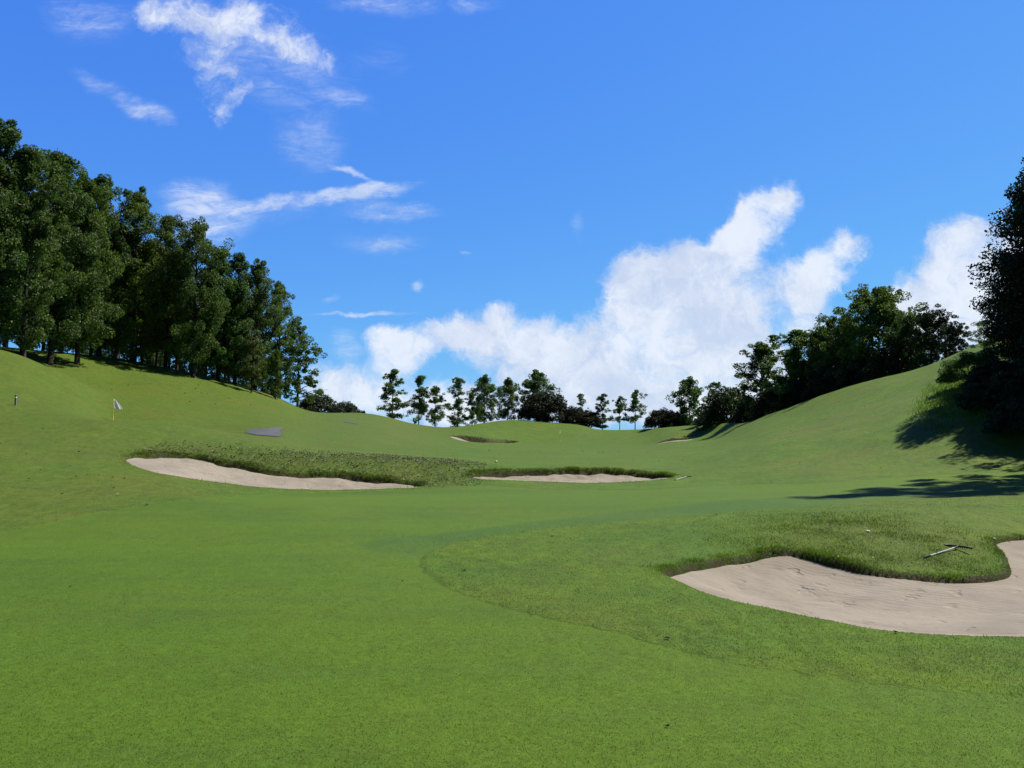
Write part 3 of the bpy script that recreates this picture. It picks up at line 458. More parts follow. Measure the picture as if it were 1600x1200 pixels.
def ground_height(x, y, bank=None, f=None):
    x = np.asarray(x, float); y = np.asarray(y, float)
    if bank is None: f, _, bank = masks(x, y)[:3]
    z = base_height(x, y)
    near = sstep(60, 20, y)
    z = z + 0.008*(1-sstep(-0.12, 0.04, f))*near
    z = z + bank*(0.018*vnoise(x, y, 0.55, 1) + 0.012*vnoise(x, y, 0.2, 2))
    z = z + (0.03*vnoise(x, y, 2.3, 3) + 0.012*vnoise(x, y, 0.7, 4))*sstep(5, 14, y)*sstep(0.3, -1, f)*(y < 140)
    sand = np.full(x.shape, -9.0)
    for k in POLY:
        s = sdf(POLY[k], x, y)
        m = s > -0.5
        if not m.any(): continue
        bk, fr, bowl, _ = BUNK[k]
        lip = np.zeros(x.shape); lip[m] = lip_of(k, x[m], y[m], s[m])
        # ragged edge rolls up slightly before the drop
        z = z + np.where(m, 0.02*np.exp(-(s/0.25)**2)*(s < 0.05), 0)
        w = 0.10 if k in ('near', 'left', 'mid') else 0.15
        z = z - sstep(0.0, w, s)*(lip + 0.10 + bowl*sstep(0, 1.6, s) + 0.05*(s > 0.3))
        sand = np.maximum(sand, s)
    return z

def gz(x, y):
    return float(ground_height(np.array([float(x)]), np.array([float(y)]))[0])

# ------------------------------------------------------------------ mesh helpers
def mesh_np(name, V, Fc, mat=None, smooth=False, attrs=None):
    """V (n,3); Fc (m,k) all the same polygon size"""
    me = bpy.data.meshes.new(name); V = np.asarray(V, np.float32); Fc = np.asarray(Fc, np.int32)
    n, (m, k) = len(V), Fc.shape
    me.vertices.add(n); me.vertices.foreach_set('co', V.ravel())
    me.loops.add(m*k); me.loops.foreach_set('vertex_index', Fc.ravel())
    me.polygons.add(m); me.polygons.foreach_set('loop_start', np.arange(0, m*k, k, dtype=np.int32))
    me.polygons.foreach_set('loop_total', np.full(m, k, np.int32))
    me.polygons.foreach_set('use_smooth', np.full(m, smooth, bool))
    for an, av in (attrs or {}).items():
        at = me.attributes.new(an, 'FLOAT', 'POINT'); at.data.foreach_set('value', np.asarray(av, np.float32).ravel())
    me.update(calc_edges=True)
    if mat: me.materials.append(mat)
    return me

def link(name, data, parent=None, loc=None, **props):
    o = bpy.data.objects.new(name, data); scene.collection.objects.link(o)
    if parent is not None: o.parent = parent
    if loc is not None: o.location = loc
    for k, v in props.items():
        if v is not None: o['kind' if k == 'kind' else k] = v
    return o

def grid_faces(nr, nc):
    i = np.arange((nr-1)*(nc-1)); r = i//(nc-1); c = i % (nc-1); a = r*nc + c
    return np.stack([a, a+1, a+nc+1, a+nc], 1)

class TM:
    """collects tubes / boxes into one quad mesh"""
    def __init__(s): s.V = []; s.F = []; s.n = 0
    def tube(s, pts, rad, k=6, cap=True):
        pts = np.asarray(pts, float); rad = np.broadcast_to(rad, (len(pts),))
        t = np.gradient(pts, axis=0); t /= np.linalg.norm(t, axis=1)[:, None] + 1e-9
        ref = np.array([0.0, 0, 1]) if abs(t[0][2]) < 0.9 else np.array([1.0, 0, 0])
        u = np.cross(t, ref); u /= np.linalg.norm(u, axis=1)[:, None] + 1e-9
        v = np.cross(t, u); a = np.arange(k)*2*math.pi/k
        ring = pts[:, None, :] + rad[:, None, None]*(np.cos(a)[None, :, None]*u[:, None, :] + np.sin(a)[None, :, None]*v[:, None, :])
        b = s.n; s.V.append(ring.reshape(-1, 3)); m = len(pts)
        for i in range(m-1):
            for j in range(k):
                s.F.append((b+i*k+j, b+i*k+(j+1) % k, b+(i+1)*k+(j+1) % k, b+(i+1)*k+j))
        s.n += m*k
        if cap:
            for e in (0, m-1):
                s.V.append(pts[e][None]); c = s.n; s.n += 1
                for j in range(0, k, 2): s.F.append((c, b+e*k+j, b+e*k+(j+1) % k, b+e*k+(j+2) % k))
        return s
    def box(s, c, d, rz=0):
        c = np.array(c, float); d = np.array(d, float)/2
        q = np.array([[x, y, z] for z in (-1, 1) for x, y in ((-1, -1), (1, -1), (1, 1), (-1, 1))])*d
        cs, sn = math.cos(rz), math.sin(rz); q = np.stack([q[:, 0]*cs-q[:, 1]*sn, q[:, 0]*sn+q[:, 1]*cs, q[:, 2]], 1) + c
        b = s.n; s.V.append(q); s.n += 8
        for f in ((0, 3, 2, 1), (4, 5, 6, 7), (0, 1, 5, 4), (1, 2, 6, 5), (2, 3, 7, 6), (3, 0, 4, 7)): s.F.append(tuple(b+i for i in f))
        return s
    def mesh(s, name, mat, smooth=True): return mesh_np(name, np.vstack(s.V), s.F, mat, smooth)

# ------------------------------------------------------------------ materials
def new_mat(name):
    m = bpy.data.materials.new(name); m.use_nodes = True; t = m.node_tree
    return m, t, t.nodes['Principled BSDF'], t.nodes['Material Output']
class G:
    """tiny node-graph helper"""
    def __init__(s, t): s.t = t
    def n(s, kind, **kw):
        x = s.t.nodes.new(kind)
        for k, v in kw.items():
            if hasattr(x, k) and not k[0].isupper(): setattr(x, k, v)
            else: x.inputs[k.replace('_', ' ')].default_value = v
        return x
    def l(s, a, b): s.t.links.new(a, b)
    def noise(s, vec, scale, detail=4.0, rough=0.55, dist=0.0):
        x = s.n('ShaderNodeTexNoise', Scale=scale, Detail=detail, Roughness=rough, Distortion=dist)
        if vec is not None: s.l(vec, x.inputs['Vector'])
        return x.outputs['Fac']
    def rng(s, v, a, b, c=0.0, d=1.0, smooth=True):
        x = s.n('ShaderNodeMapRange', interpolation_type='SMOOTHSTEP' if smooth else 'LINEAR', From_Min=a, From_Max=b, To_Min=c, To_Max=d)
        s.l(v, x.inputs['Value']); return x.outputs[0]
    def mix(s, f, a, b, mode='MIX'):
        x = s.t.nodes.new('ShaderNodeMixRGB'); x.blend_type = mode
        for i, q in enumerate((f, a, b)):
            if isinstance(q, (tuple, float, int)): x.inputs[i].default_value = (q if isinstance(q, (float, int)) else (q if len(q) == 4 else q+(1,)))
            else: s.l(q, x.inputs[i])
        return x.outputs[0]
    def m(s, op, a, b=None, c=None):
        x = s.t.nodes.new('ShaderNodeMath'); x.operation = op
        for i, q in enumerate((a, b, c)):
            if q is None: continue
            if isinstance(q, (float, int)): x.inputs[i].default_value = q
            else: s.l(q, x.inputs[i])
        return x.outputs[0]
    def attr(s, name):
        x = s.t.nodes.new('ShaderNodeAttribute'); x.attribute_name = name; return x.outputs['Fac']
    def pos(s): return s.t.nodes.new('ShaderNodeNewGeometry').outputs['Position']
    def bump(s, h, strength, dist):
        x = s.n('ShaderNodeBump', Strength=strength, Distance=dist); s.l(h, x.inputs['Height']); return x.outputs[0]
    def scaled(s, vec, sc):
        x = s.n('ShaderNodeVectorMath', operation='MULTIPLY'); s.l(vec, x.inputs[0]); x.inputs[1].default_value = sc; return x.outputs[0]

def turf_colour(g, p, fair, fair2, bank, hill):
    big = g.noise(p, 0.09, 4, 0.6, 0.6); med = g.noise(p, 0.55, 5, 0.6); fine = g.noise(p, 5.0, 5, 0.7); grain = g.noise(p, 70.0, 3, 0.75)
    streak = g.noise(g.scaled(p, (0.25, 1.0, 1.0)), 1.6, 5, 0.65)
    fcol = g.mix(g.rng(big, 0.38, 0.62), FAIR_A, FAIR_B)
    fcol = g.mix(g.rng(streak, 0.40, 0.68, 0, 0.55), fcol, FAIR_C)
    rcol = g.mix(g.rng(med, 0.35, 0.65), ROUGH_A, ROUGH_B)
    rcol = g.mix(g.rng(g.noise(p, 0.23, 5, 0.65), 0.48, 0.68, 0, 0.7), rcol, ROUGH_C)
    jit = g.m('MULTIPLY_ADD', fine, 0.24, -0.12)
    fm = g.rng(g.m('ADD', fair, jit), -0.06, 0.06)
    f2m = g.rng(g.m('ADD', fair2, g.m('MULTIPLY_ADD', med, 3.0, -1.5)), -1.2, 1.2, 0.0, 0.6)
    band = g.noise(g.scaled(p, (0.05, 0.30, 0.3)), 1.0, 3, 0.5, 0.3)
    fcol = g.mix(g.rng(band, 0.36, 0.64, 0.0, 0.5), fcol, (0.080, 0.146, 0.009))
    fcol = g.mix(g.m('MULTIPLY', g.attr('dark_band'), 0.9), fcol, (0.050, 0.105, 0.016))  # darker, bluer green band across the middle of the fairway
    rcol = g.mix(g.m('MULTIPLY', g.attr('dry'), g.rng(g.noise(p, 0.30, 5, 0.6), 0.3, 0.6, 0.25, 0.65)), rcol, (0.080, 0.112, 0.017))
    col = g.mix(g.m('MAXIMUM', fm, f2m), rcol, fcol)
    bcol = g.mix(g.rng(fine, 0.35, 0.65), BANK_A, BANK_B)
    bcol = g.mix(g.rng(g.noise(p, 13.0, 3, 0.6), 0.60, 0.68, 0, 0.7), bcol, (0.022, 0.030, 0.008))
    bcol = g.mix(g.rng(g.noise(p, 17.0, 3, 0.6), 0.66, 0.72, 0, 0.5), bcol, (0.15, 0.15, 0.06))
    col = g.mix(g.m('MULTIPLY', bank, 0.6), col, bcol)
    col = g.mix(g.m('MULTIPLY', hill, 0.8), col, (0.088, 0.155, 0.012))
    tuft = g.noise(g.scaled(p, (1.0, 0.55, 1.0)), 1.5, 6, 0.72); patch = g.noise(p, 0.16, 6, 0.68, 0.4)
    col = g.mix(g.m('MULTIPLY', g.rng(patch, 0.47, 0.64), g.rng(fm, 0, 1, 0.4, 0.22)), col, g.mix(fm, (0.108, 0.122, 0.018), (0.104, 0.150, 0.013)))
    col = g.mix(g.m('MULTIPLY', g.rng(tuft, 0.51, 0.66), g.rng(fm, 0, 1, 0.42, 0.15)), col, g.mix(fm, (0.060, 0.098, 0.010), (0.066, 0.122, 0.010)))
    worn = g.noise(g.scaled(p, (0.5, 1.0, 1.4)), 0.75, 7, 0.78, 0.6)
    col = g.mix(g.m('MULTIPLY', g.rng(worn, 0.54, 0.68), g.rng(fm, 0, 1, 0.5, 0.0)), col, (0.050, 0.078, 0.016))
    gr = g.rng(grain, 0.25, 0.75, 0.66, 1.34, False)
    gr2 = g.rng(g.noise(p, 16.0, 4, 0.75), 0.3, 0.7, 0.80, 1.20, False)
    k = g.m('MULTIPLY', g.m('MULTIPLY', gr, gr2), g.m('MULTIPLY_ADD', g.m('SUBTRACT', g.noise(g.scaled(p, (1.0, 0.5, 1.0)), 4.5, 5, 0.8), 0.5), g.rng(fm, 0, 1, 1.3, 0.55), 1.0)); cc = g.t.nodes.new('ShaderNodeCombineXYZ')
    for i in range(3): g.l(k, cc.inputs[i])
    col = g.mix(1.0, col, cc.outputs[0], 'MULTIPLY')
    return col, fine, grain, med, fm

def ground_mat():
    m, t, bs, out = new_mat('turf'); g = G(t); p = g.pos()
    bank = g.attr('bank'); hill = g.attr('hill')
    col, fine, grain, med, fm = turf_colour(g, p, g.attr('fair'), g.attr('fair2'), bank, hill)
    # bare soil on the cut face under the bunker lips
    col = g.mix(g.rng(g.attr('soil'), 0.45, 0.9), col, g.mix(g.rng(fine, 0.4, 0.6), (0.06, 0.048, 0.03), (0.05, 0.07, 0.015)))
    g.l(col, bs.inputs['Base Color']); bs.inputs['Roughness'].default_value = 0.75; bs.inputs['Specular IOR Level'].default_value = 0.12
    h = g.m('ADD', g.m('MULTIPLY', grain, 0.012), g.m('MULTIPLY', g.noise(p, 22.0, 4, 0.7), g.rng(fm, 0, 1, 0.05, 0.015)))
    h = g.m('ADD', h, g.m('MULTIPLY', g.noise(p, 3.2, 4, 0.65), g.rng(fm, 0, 1, 0.09, 0.03)))
    bmp = g.bump(h, 0.8, 1.0)
    vz = g.t.nodes.new('ShaderNodeCombineXYZ'); g.l(g.rng(g.attr('soil'), 0.0, 0.6, 0.6, 0.0), vz.inputs[2])
    up = g.n('ShaderNodeVectorMath', operation='ADD'); g.l(bmp, up.inputs[0]); g.l(vz.outputs[0], up.inputs[1])
    nn = g.n('ShaderNodeVectorMath', operation='NORMALIZE'); g.l(up.outputs[0], nn.inputs[0]); g.l(nn.outputs[0], bs.inputs['Normal'])
    return m
def sand_mat():
    m, t, bs, out = new_mat('sand'); g = G(t); p = g.pos()
    a = g.noise(p, 0.8, 5, 0.6, 0.5); b = g.noise(p, 60.0, 3, 0.8); c = g.noise(p, 9.0, 4, 0.6)
    col = g.mix(g.rng(a, 0.35, 0.65), SAND_A, SAND_B)
    col = g.mix(g.rng(c, 0.62, 0.72, 0, 0.35), col, (0.18, 0.15, 0.12))
    col = g.mix(g.rng(b, 0.68, 0.80, 0, 0.5), col, (0.12, 0.10, 0.08))
    g.l(col, bs.inputs['Base Color']); bs.inputs['Roughness'].default_value = 0.9; bs.inputs['Specular IOR Level'].default_value = 0.1
    wv = g.n('ShaderNodeTexWave', wave_type='BANDS', bands_direction='DIAGONAL', Scale=3.6, Distortion=16.0, Detail=2.0, Detail_Scale=0.3)
    g.l(p, wv.inputs['Vector'])
    h = g.m('ADD', g.m('MULTIPLY', b, 0.006), g.m('MULTIPLY', c, 0.014))
    h = g.m('ADD', h, g.m('MULTIPLY', wv.outputs['Fac'], 0.004))
    h = g.m('ADD', h, g.m('MULTIPLY', g.rng(g.noise(p, 3.0, 2, 0.5), 0.60, 0.70), -0.03))
    g.l(g.bump(h, 0.8, 1.0), bs.inputs['Normal']); return m
def leaf_mat(name, a, b, c, trans=0.25, rough=0.5, spec=0.4, scale=0.5):
    m, t, bs, out = new_mat(name); g = G(t); p = g.pos()
    r = g.attr('rnd')
    col = g.mix(g.rng(g.noise(p, scale, 3, 0.5), 0.38, 0.62), a, b)
    col = g.mix(g.rng(r, 0.55, 1.0, 0, 0.75), col, c)
    oi = g.t.nodes.new('ShaderNodeObjectInfo').outputs['Random']
    col = g.mix(1.0, col, g.mix(oi, (0.80, 0.86, 1.0), (1.28, 1.12, 0.85)), 'MULTIPLY')
    g.l(col, bs.inputs['Base Color']); bs.inputs['Roughness'].default_value = rough; bs.inputs['Specular IOR Level'].default_value = spec
    tr = g.t.nodes.new('ShaderNodeBsdfTranslucent'); g.l(g.mix(1.0, col, (1.5, 1.7, 0.6), 'MULTIPLY'), tr.inputs['Color'])
    mx = g.t.nodes.new('ShaderNodeMixShader'); mx.inputs[0].default_value = trans
    g.l(bs.outputs[0], mx.inputs[1]); g.l(tr.outputs[0], mx.inputs[2]); g.l(mx.outputs[0], out.inputs['Surface']); return m
def plain(name, col, rough=0.6, spec=0.3, var=0.15, scale=8.0, bump=0.0, metal=0.0):
    m, t, bs, out = new_mat(name); g = G(t); p = g.t.nodes.new('ShaderNodeTexCoord').outputs['Object']
    n = g.noise(p, scale, 5, 0.6)
    g.l(g.mix(g.rng(n, 0.3, 0.7), tuple(c*(1-var) for c in col), tuple(min(1, c*(1+var)) for c in col)), bs.inputs['Base Color'])
    bs.inputs['Roughness'].default_value = rough; bs.inputs['Specular IOR Level'].default_value = spec; bs.inputs['Metallic'].default_value = metal
    if bump: g.l(g.bump(n, 0.6, bump), bs.inputs['Normal'])
    return m
MT = dict(
    ground=ground_mat(), sand=sand_mat(),
    bark=plain('bark', (0.04, 0.032, 0.025), 0.9, 0.1, 0.4, 14.0, 0.02),
    bark_pine=plain('pine_bark', (0.05, 0.036, 0.03), 0.9, 0.1, 0.4, 10.0, 0.02),
    maple=leaf_mat('broad_leaves', (0.046, 0.088, 0.018), (0.072, 0.130, 0.022), (0.12, 0.175, 0.06), 0.30, 0.55, 0.35),
    bright=leaf_mat('bright_leaves', (0.045, 0.10, 0.016), (0.06, 0.135, 0.02), (0.09, 0.17, 0.04), 0.34, 0.55, 0.3),
    yellow=leaf_mat('yellowing_leaves', (0.09, 0.12, 0.03), (0.05, 0.09, 0.02), (0.24, 0.22, 0.09), 0.25, 0.5, 0.4),
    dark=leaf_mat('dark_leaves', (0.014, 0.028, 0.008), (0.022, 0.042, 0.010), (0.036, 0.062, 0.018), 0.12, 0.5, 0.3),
    pine=leaf_mat('pine_needles', (0.055, 0.105, 0.032), (0.080, 0.150, 0.045), (0.12, 0.20, 0.07), 0.28, 0.6, 0.25, 0.8),
    brown=leaf_mat('russet_leaves', (0.030, 0.028, 0.013), (0.018, 0.030, 0.010), (0.06, 0.055, 0.03), 0.12, 0.55, 0.3),
    olive=leaf_mat('shrub_leaves', (0.016, 0.032, 0.009), (0.028, 0.048, 0.012), (0.045, 0.07, 0.02), 0.12, 0.5, 0.3, 1.2),
)

# ------------------------------------------------------------------ ground
def build_ground():
    yy = [-5.0]
    while yy[-1] < 2.6: yy.append(yy[-1] + 0.25)
    y = 2.7
    while y < 1250:
        yy.append(y); y += (0.13 if 97 < y < 115 else 0.07 if 24.5 < y < 36.5 else 0.005*y + 0.004) if y < 150 else 0.03*y
    yy = np.array(yy)
    b = np.concatenate([np.linspace(-3.2, -0.82, 60), np.linspace(-0.80, 0.80, 900), np.linspace(0.82, 3.2, 60)])
    Y = np.repeat(yy[:, None], len(b), 1)
    # rows fan out from behind the camera; far rows follow true bearings
    off = 1.2 + 4.0*np.exp(-np.maximum(yy, 0)/3.0)[:, None]
    X = b[None, :]*(np.maximum(yy, 0)[:, None] + off)
    x, y = X.ravel(), Y.ravel()
    f, f2, bank, hill, dark_band, dry = masks(x, y)
    z = ground_height(x, y, bank, f)
    soil = np.zeros(x.shape)
    for k in POLY:
        s = sdf(POLY[k], x, y); soil = np.maximum(soil, sstep(-0.06, 0.02, s))
    V = np.stack([x, y, z], 1)
    me = mesh_np('ground', V, grid_faces(len(yy), len(b)), MT['ground'], True, dict(fair=f, fair2=f2, bank=bank, hill=hill, soil=soil, dark_band=dark_band, dry=dry))
    return link('ground', me, kind='structure')
build_ground()

def build_sand():
    for k in POLY:
        Pp = POLY[k]; bk, fr, bowl, st = BUNK[k]
        ext = 0.22
        xs = np.arange(Pp[:, 0].min()-ext, Pp[:, 0].max()+ext, st); ys = np.arange(Pp[:, 1].min()-ext, Pp[:, 1].max()+ext, st*(1 if k in ('near', 'left', 'mid') else 2))
        X, Y = np.meshgrid(xs, ys); x, y = X.ravel(), Y.ravel()
        s = sdf(Pp, x, y)
        lip = lip_of(k, x, y, s)
        lump = 0.018*vnoise(x, y, 0.55, 11) + 0.010*vnoise(x, y, 0.23, 12)
        z = base_height(x, y) - lip - bowl*sstep(0, 1.6, s) + lump*sstep(0, 0.4, s)
        # sand is banked a little against the lip
        z += 0.5*np.maximum(lip-0.05, 0)*np.exp(-(np.maximum(s, 0)/0.35)**2)*(0.5 if k == 'near' else 0.0)
        Fc = grid_faces(len(ys), len(xs)); keep = (s[Fc] > -ext).all(1)
        Fc = Fc[keep]; used = np.unique(Fc); idx = np.full(len(x), -1); idx[used] = np.arange(len(used))
        me = mesh_np('bunker_sand', np.stack([x, y, z], 1)[used], idx[Fc], MT['sand'], True)
        link('bunker_sand', me, kind='structure')
build_sand()

def build_path():
    m, t, bs, out = new_mat('asphalt'); g = G(t); p = g.pos()
    col = g.mix(g.rng(g.noise(p, 1.2, 5, 0.6), 0.35, 0.65), (0.058, 0.060, 0.074), (0.078, 0.080, 0.098))
    g.l(col, bs.inputs['Base Color']); bs.inputs['Roughness'].default_value = 0.85
    g.l(g.bump(g.noise(p, 40, 3, 0.7), 0.4, 0.02), bs.inputs['Normal'])
    for P_ in (PATH, PATH2):
        Pp = smooth_poly(P_); st = 0.12
        xs = np.arange(Pp[:, 0].min(), Pp[:, 0].max(), st); ys = np.arange(Pp[:, 1].min(), Pp[:, 1].max(), st)
        X, Y = np.meshgrid(xs, ys); x, y = X.ravel(), Y.ravel(); s = sdf(Pp, x, y)
        z = ground_height(x, y) + 0.03
        Fc = grid_faces(len(ys), len(xs)); Fc = Fc[(s[Fc] > 0).all(1)]
        used = np.unique(Fc); idx = np.full(len(x), -1); idx[used] = np.arange(len(used))
        link('path', mesh_np('path', np.stack([x, y, z], 1)[used], idx[Fc], m, True), kind='structure')
build_path()

# ------------------------------------------------------------------ grass blades
def unit(v): return v/(np.linalg.norm(v, axis=1)[:, None] + 1e-9)
def blades(name, x, y, length, width, mat, lean=0.6, r=rng, z=None):
    n = len(x); f, f2, bank, hill, dark_band, dry = masks(x, y)
    if z is None: z = ground_height(x, y, bank, f)
    a = r.uniform(0, 2*math.pi, n); side = np.stack([np.cos(a), np.sin(a), np.zeros(n)], 1)
    b = r.uniform(0, 2*math.pi, n); ln = length*r.uniform(0.6, 1.3, n)
    tip = np.stack([np.cos(b)*lean*r.uniform(0.2, 1, n), np.sin(b)*lean*r.uniform(0.2, 1, n), np.ones(n)], 1); tip = unit(tip)*ln[:, None]
    P0 = np.stack([x, y, z-0.004], 1); w = np.broadcast_to(width, (n,))[:, None]*r.uniform(0.7, 1.3, n)[:, None]
    V = np.stack([P0-side*w/2, P0+side*w/2, P0+tip], 1).reshape(-1, 3)
    at = {k: np.repeat(v, 3) for k, v in dict(fair=f, fair2=f2, bank=bank, hill=hill, dark_band=dark_band, dry=dry, rnd=r.uniform(0, 1, n)).items()}
    return mesh_np(name, V, np.arange(3*n).reshape(-1, 3), mat, False, at)
def blade_mat():
    m, t, bs, out = new_mat('grass_blades'); g = G(t); p = g.pos()
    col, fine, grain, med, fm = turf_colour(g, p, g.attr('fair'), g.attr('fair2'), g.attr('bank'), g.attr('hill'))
    col = g.mix(g.rng(g.attr('rnd'), 0.9, 1.0, 0, 0.5), col, (0.16, 0.18, 0.06))
    col = g.mix(1.0, col, g.mix(g.attr('bank'), (1.38, 1.36, 1.25), (0.92, 1.0, 0.9)), 'MULTIPLY')
    g.l(col, bs.inputs['Base Color']); bs.inputs['Roughness'].default_value = 0.55; bs.inputs['Specular IOR Level'].default_value = 0.25
    tr = g.t.nodes.new('ShaderNodeBsdfTranslucent'); g.l(g.mix(1.0, col, (1.2, 1.3, 0.7), 'MULTIPLY'), tr.inputs['Color'])
    mx = g.t.nodes.new('ShaderNodeMixShader'); mx.inputs[0].default_value = 0.4
    g.l(bs.outputs[0], mx.inputs[1]); g.l(tr.outputs[0], mx.inputs[2]); g.l(mx.outputs[0], out.inputs['Surface']); return m
MT['blade'] = blade_mat()
def in_sand(x, y):
    s = np.full(x.shape, -9.0)
    for k in POLY: s = np.maximum(s, sdf(POLY[k], x, y))
    return s
def scatter(n, y0, y1, power, bear=0.74):
    """more tufts close by, thinning out with distance"""
    u = rng.uniform(0, 1, n)
    y = (y0**(1-power) + u*(y1**(1-power)-y0**(1-power)))**(1/(1-power))
    return rng.uniform(-bear, bear, n)*(y+0.6), y
x, y = scatter(420000, 3.3, 16, 1.6)
f = sdf(smooth_poly(FAIRWAY), x, y); s = in_sand(x, y); k = s < 0
x, y, f = x[k], y[k], f[k]; fw = f > 0
link('grass', blades('fairway_grass', x[fw], y[fw], 0.011, 0.004+0.0006*y[fw], MT['blade'], 1.3), kind='stuff', label='short mown fairway grass across the foreground', category='grass')
x2, y2 = scatter(330000, 4.2, 24, 1.5)
f = sdf(smooth_poly(FAIRWAY), x2, y2); s = in_sand(x2, y2); k = (s < -0.02) & (f < -0.02)
x2, y2 = x2[k], y2[k]
link('grass', blades('rough_grass', x2, y2, 0.017, 0.0035+0.0006*y2, MT['blade'], 1.2), kind='stuff', label='longer rough grass around the near sand bunker', category='grass')
# ragged tufts round the bunker lips, on the banks and on the right hillside
BX, BY, BL, BW = [], [], [], []
for key, n, ln, wd in (('near', 45000, 0.042, 0.007), ('left', 24000, 0.08, 0.016), ('mid', 20000, 0.085, 0.017)):
    Pp = POLY[key]; seg = np.roll(Pp, -1, 0)-Pp; L = np.linalg.norm(seg, axis=1); c = np.cumsum(L)
    q = np.searchsorted(c, rng.uniform(0, c[-1], n)); tt = rng.uniform(0, 1, n)[:, None]
    nor = np.stack([seg[q][:, 1], -seg[q][:, 0]], 1)/(L[q][:, None]+1e-9)
    pt = Pp[q]+seg[q]*tt
    s0 = sdf(Pp, pt[:, 0]+nor[:, 0]*0.1, pt[:, 1]+nor[:, 1]*0.1); sg = np.where(s0 < 0, 1, -1)[:, None]
    out = nor*sg     # away from the sand
    c1 = 1.0 if key == 'near' else 1.6
    clump = 0.7*vnoise(pt[:, 0], pt[:, 1], 0.41*c1, 21) + 0.5*vnoise(pt[:, 0], pt[:, 1], 0.13*c1, 22) + 0.3*rng.uniform(-1, 1, n)
    d = np.abs(rng.normal(0, 0.13 if key == 'near' else 0.22, n)) + (-0.10 if key == 'near' else -0.06)
    pt = pt + out*d[:, None]
    back = sstep(-0.3, 0.5, out[:, 1])
    keep = rng.uniform(0, 1, n) < (0.10 + 0.9*back)*(0.5+0.5*(clump > 0))
    pt = pt[keep]; bk = back[keep]; cl = clump[keep]
    BX.append(pt[:, 0]); BY.append(pt[:, 1]); BL.append(ln*(0.45+0.55*bk)*(1+0.8*cl)); BW.append(np.full(len(pt), wd))
def fill(poly, n, ln, wd):
    P_ = np.array(poly); x = rng.uniform(P_[:, 0].min()-0.5, P_[:, 0].max()+0.5, n); y = rng.uniform(P_[:, 1].min()-0.5, P_[:, 1].max()+0.5, n)
    s = sdf(P_, x, y); cl = vnoise(x, y, 0.35, 5); k = (s > rng.uniform(-1.2, 1.0, n)) & (in_sand(x, y) < -0.01) & (cl > rng.uniform(-1.2, 0.3, n))
    BX.append(x[k]); BY.append(y[k]); BL.append(np.full(k.sum(), ln)*(1+0.4*cl[k])); BW.append(np.full(k.sum(), wd))
fill(BANK_NEAR, 60000, 0.038, 0.007); fill(BANK_LEFT, 45000, 0.032, 0.014); fill(BANK_HILL, 30000, 0.22, 0.03)
BX, BY, BL, BW = map(np.concatenate, (BX, BY, BL, BW))
link('grass', blades('tuft_grass', BX, BY, BL, BW, MT['blade'], 0.9), kind='stuff', label='ragged grass tufts on the bunker lips and banks', category='grass')

# fallen leaves scattered in the rough
def fallen():
    X, Y = [], []
    def area(poly, n, grow=0.0):
        P_ = np.array(poly); x = rng.uniform(P_[:, 0].min(), P_[:, 0].max(), n); y = rng.uniform(P_[:, 1].min(), P_[:, 1].max(), n)
        k = (sdf(P_, x, y) > rng.uniform(-2.2*grow, 0.8*grow+1e-6, n)) & (in_sand(x, y) < 0.03); X.append(x[k]); Y.append(y[k])
    area(BANK_LEFT, 11000, 0.9); area(BANK_NEAR, 300)
    area([(-20, 14), (-9.5, 15), (-8, 25), (-13.5, 26), (-14, 31), (-24, 33)], 500)
    area([(9, 28), (22, 31), (26, 45), (24, 60), (16, 55), (12, 40)], 260)
    area([(-8, 40), (-4, 60), (6, 80), (12, 60), (10, 40)], 90)
    area([(-30, 60), (-60, 75), (-40, 95), (-22, 84)], 500)
    x = np.concatenate(X); y = np.concatenate(Y); n = len(x); z = ground_height(x, y) + 0.015
    sz = np.where(y < 20, 0.016, 0.033)*rng.uniform(0.6, 1.5, n)*(1+sstep(50, 80, y)*1.2)
    a = rng.uniform(0, 6.283, n); u = np.stack([np.cos(a), np.sin(a), rng.uniform(-0.3, 0.6, n)], 1)*sz[:, None]
    v = np.stack([-np.sin(a), np.cos(a), rng.uniform(-0.3, 0.8, n)], 1)*sz[:, None]*0.6
    C = np.stack([x, y, z+np.where(y < 20, 0.025, 0.04)], 1)
    V = np.stack([C-u, C+v*0.9, C+u, C-v], 1).reshape(-1, 3)
    m, t, bs, out = new_mat('fallen_leaf'); g = G(t); r = g.attr('rnd')
    cr = g.n('ShaderNodeValToRGB'); e = cr.color_ramp.elements
    e[0].color = (0.012, 0.012, 0.006, 1); e[1].color = (0.24, 0.23, 0.12, 1); e[1].position = 1.0
    q = e.new(0.5); q.color = (0.03, 0.028, 0.012, 1); q = e.new(0.80); q.color = (0.09, 0.075, 0.03, 1)
    g.l(r, cr.inputs[0]); g.l(cr.outputs[0], bs.inputs['Base Color']); bs.inputs['Roughness'].default_value = 0.7
    link('fallen_leaves', mesh_np('fallen_leaves', V, np.arange(4*n).reshape(-1, 4), m, False, dict(rnd=np.repeat(rng.uniform(0, 1, n), 4))),
         kind='stuff', label='brown and pale fallen leaves scattered over the rough banks', category='fallen leaves')
fallen()

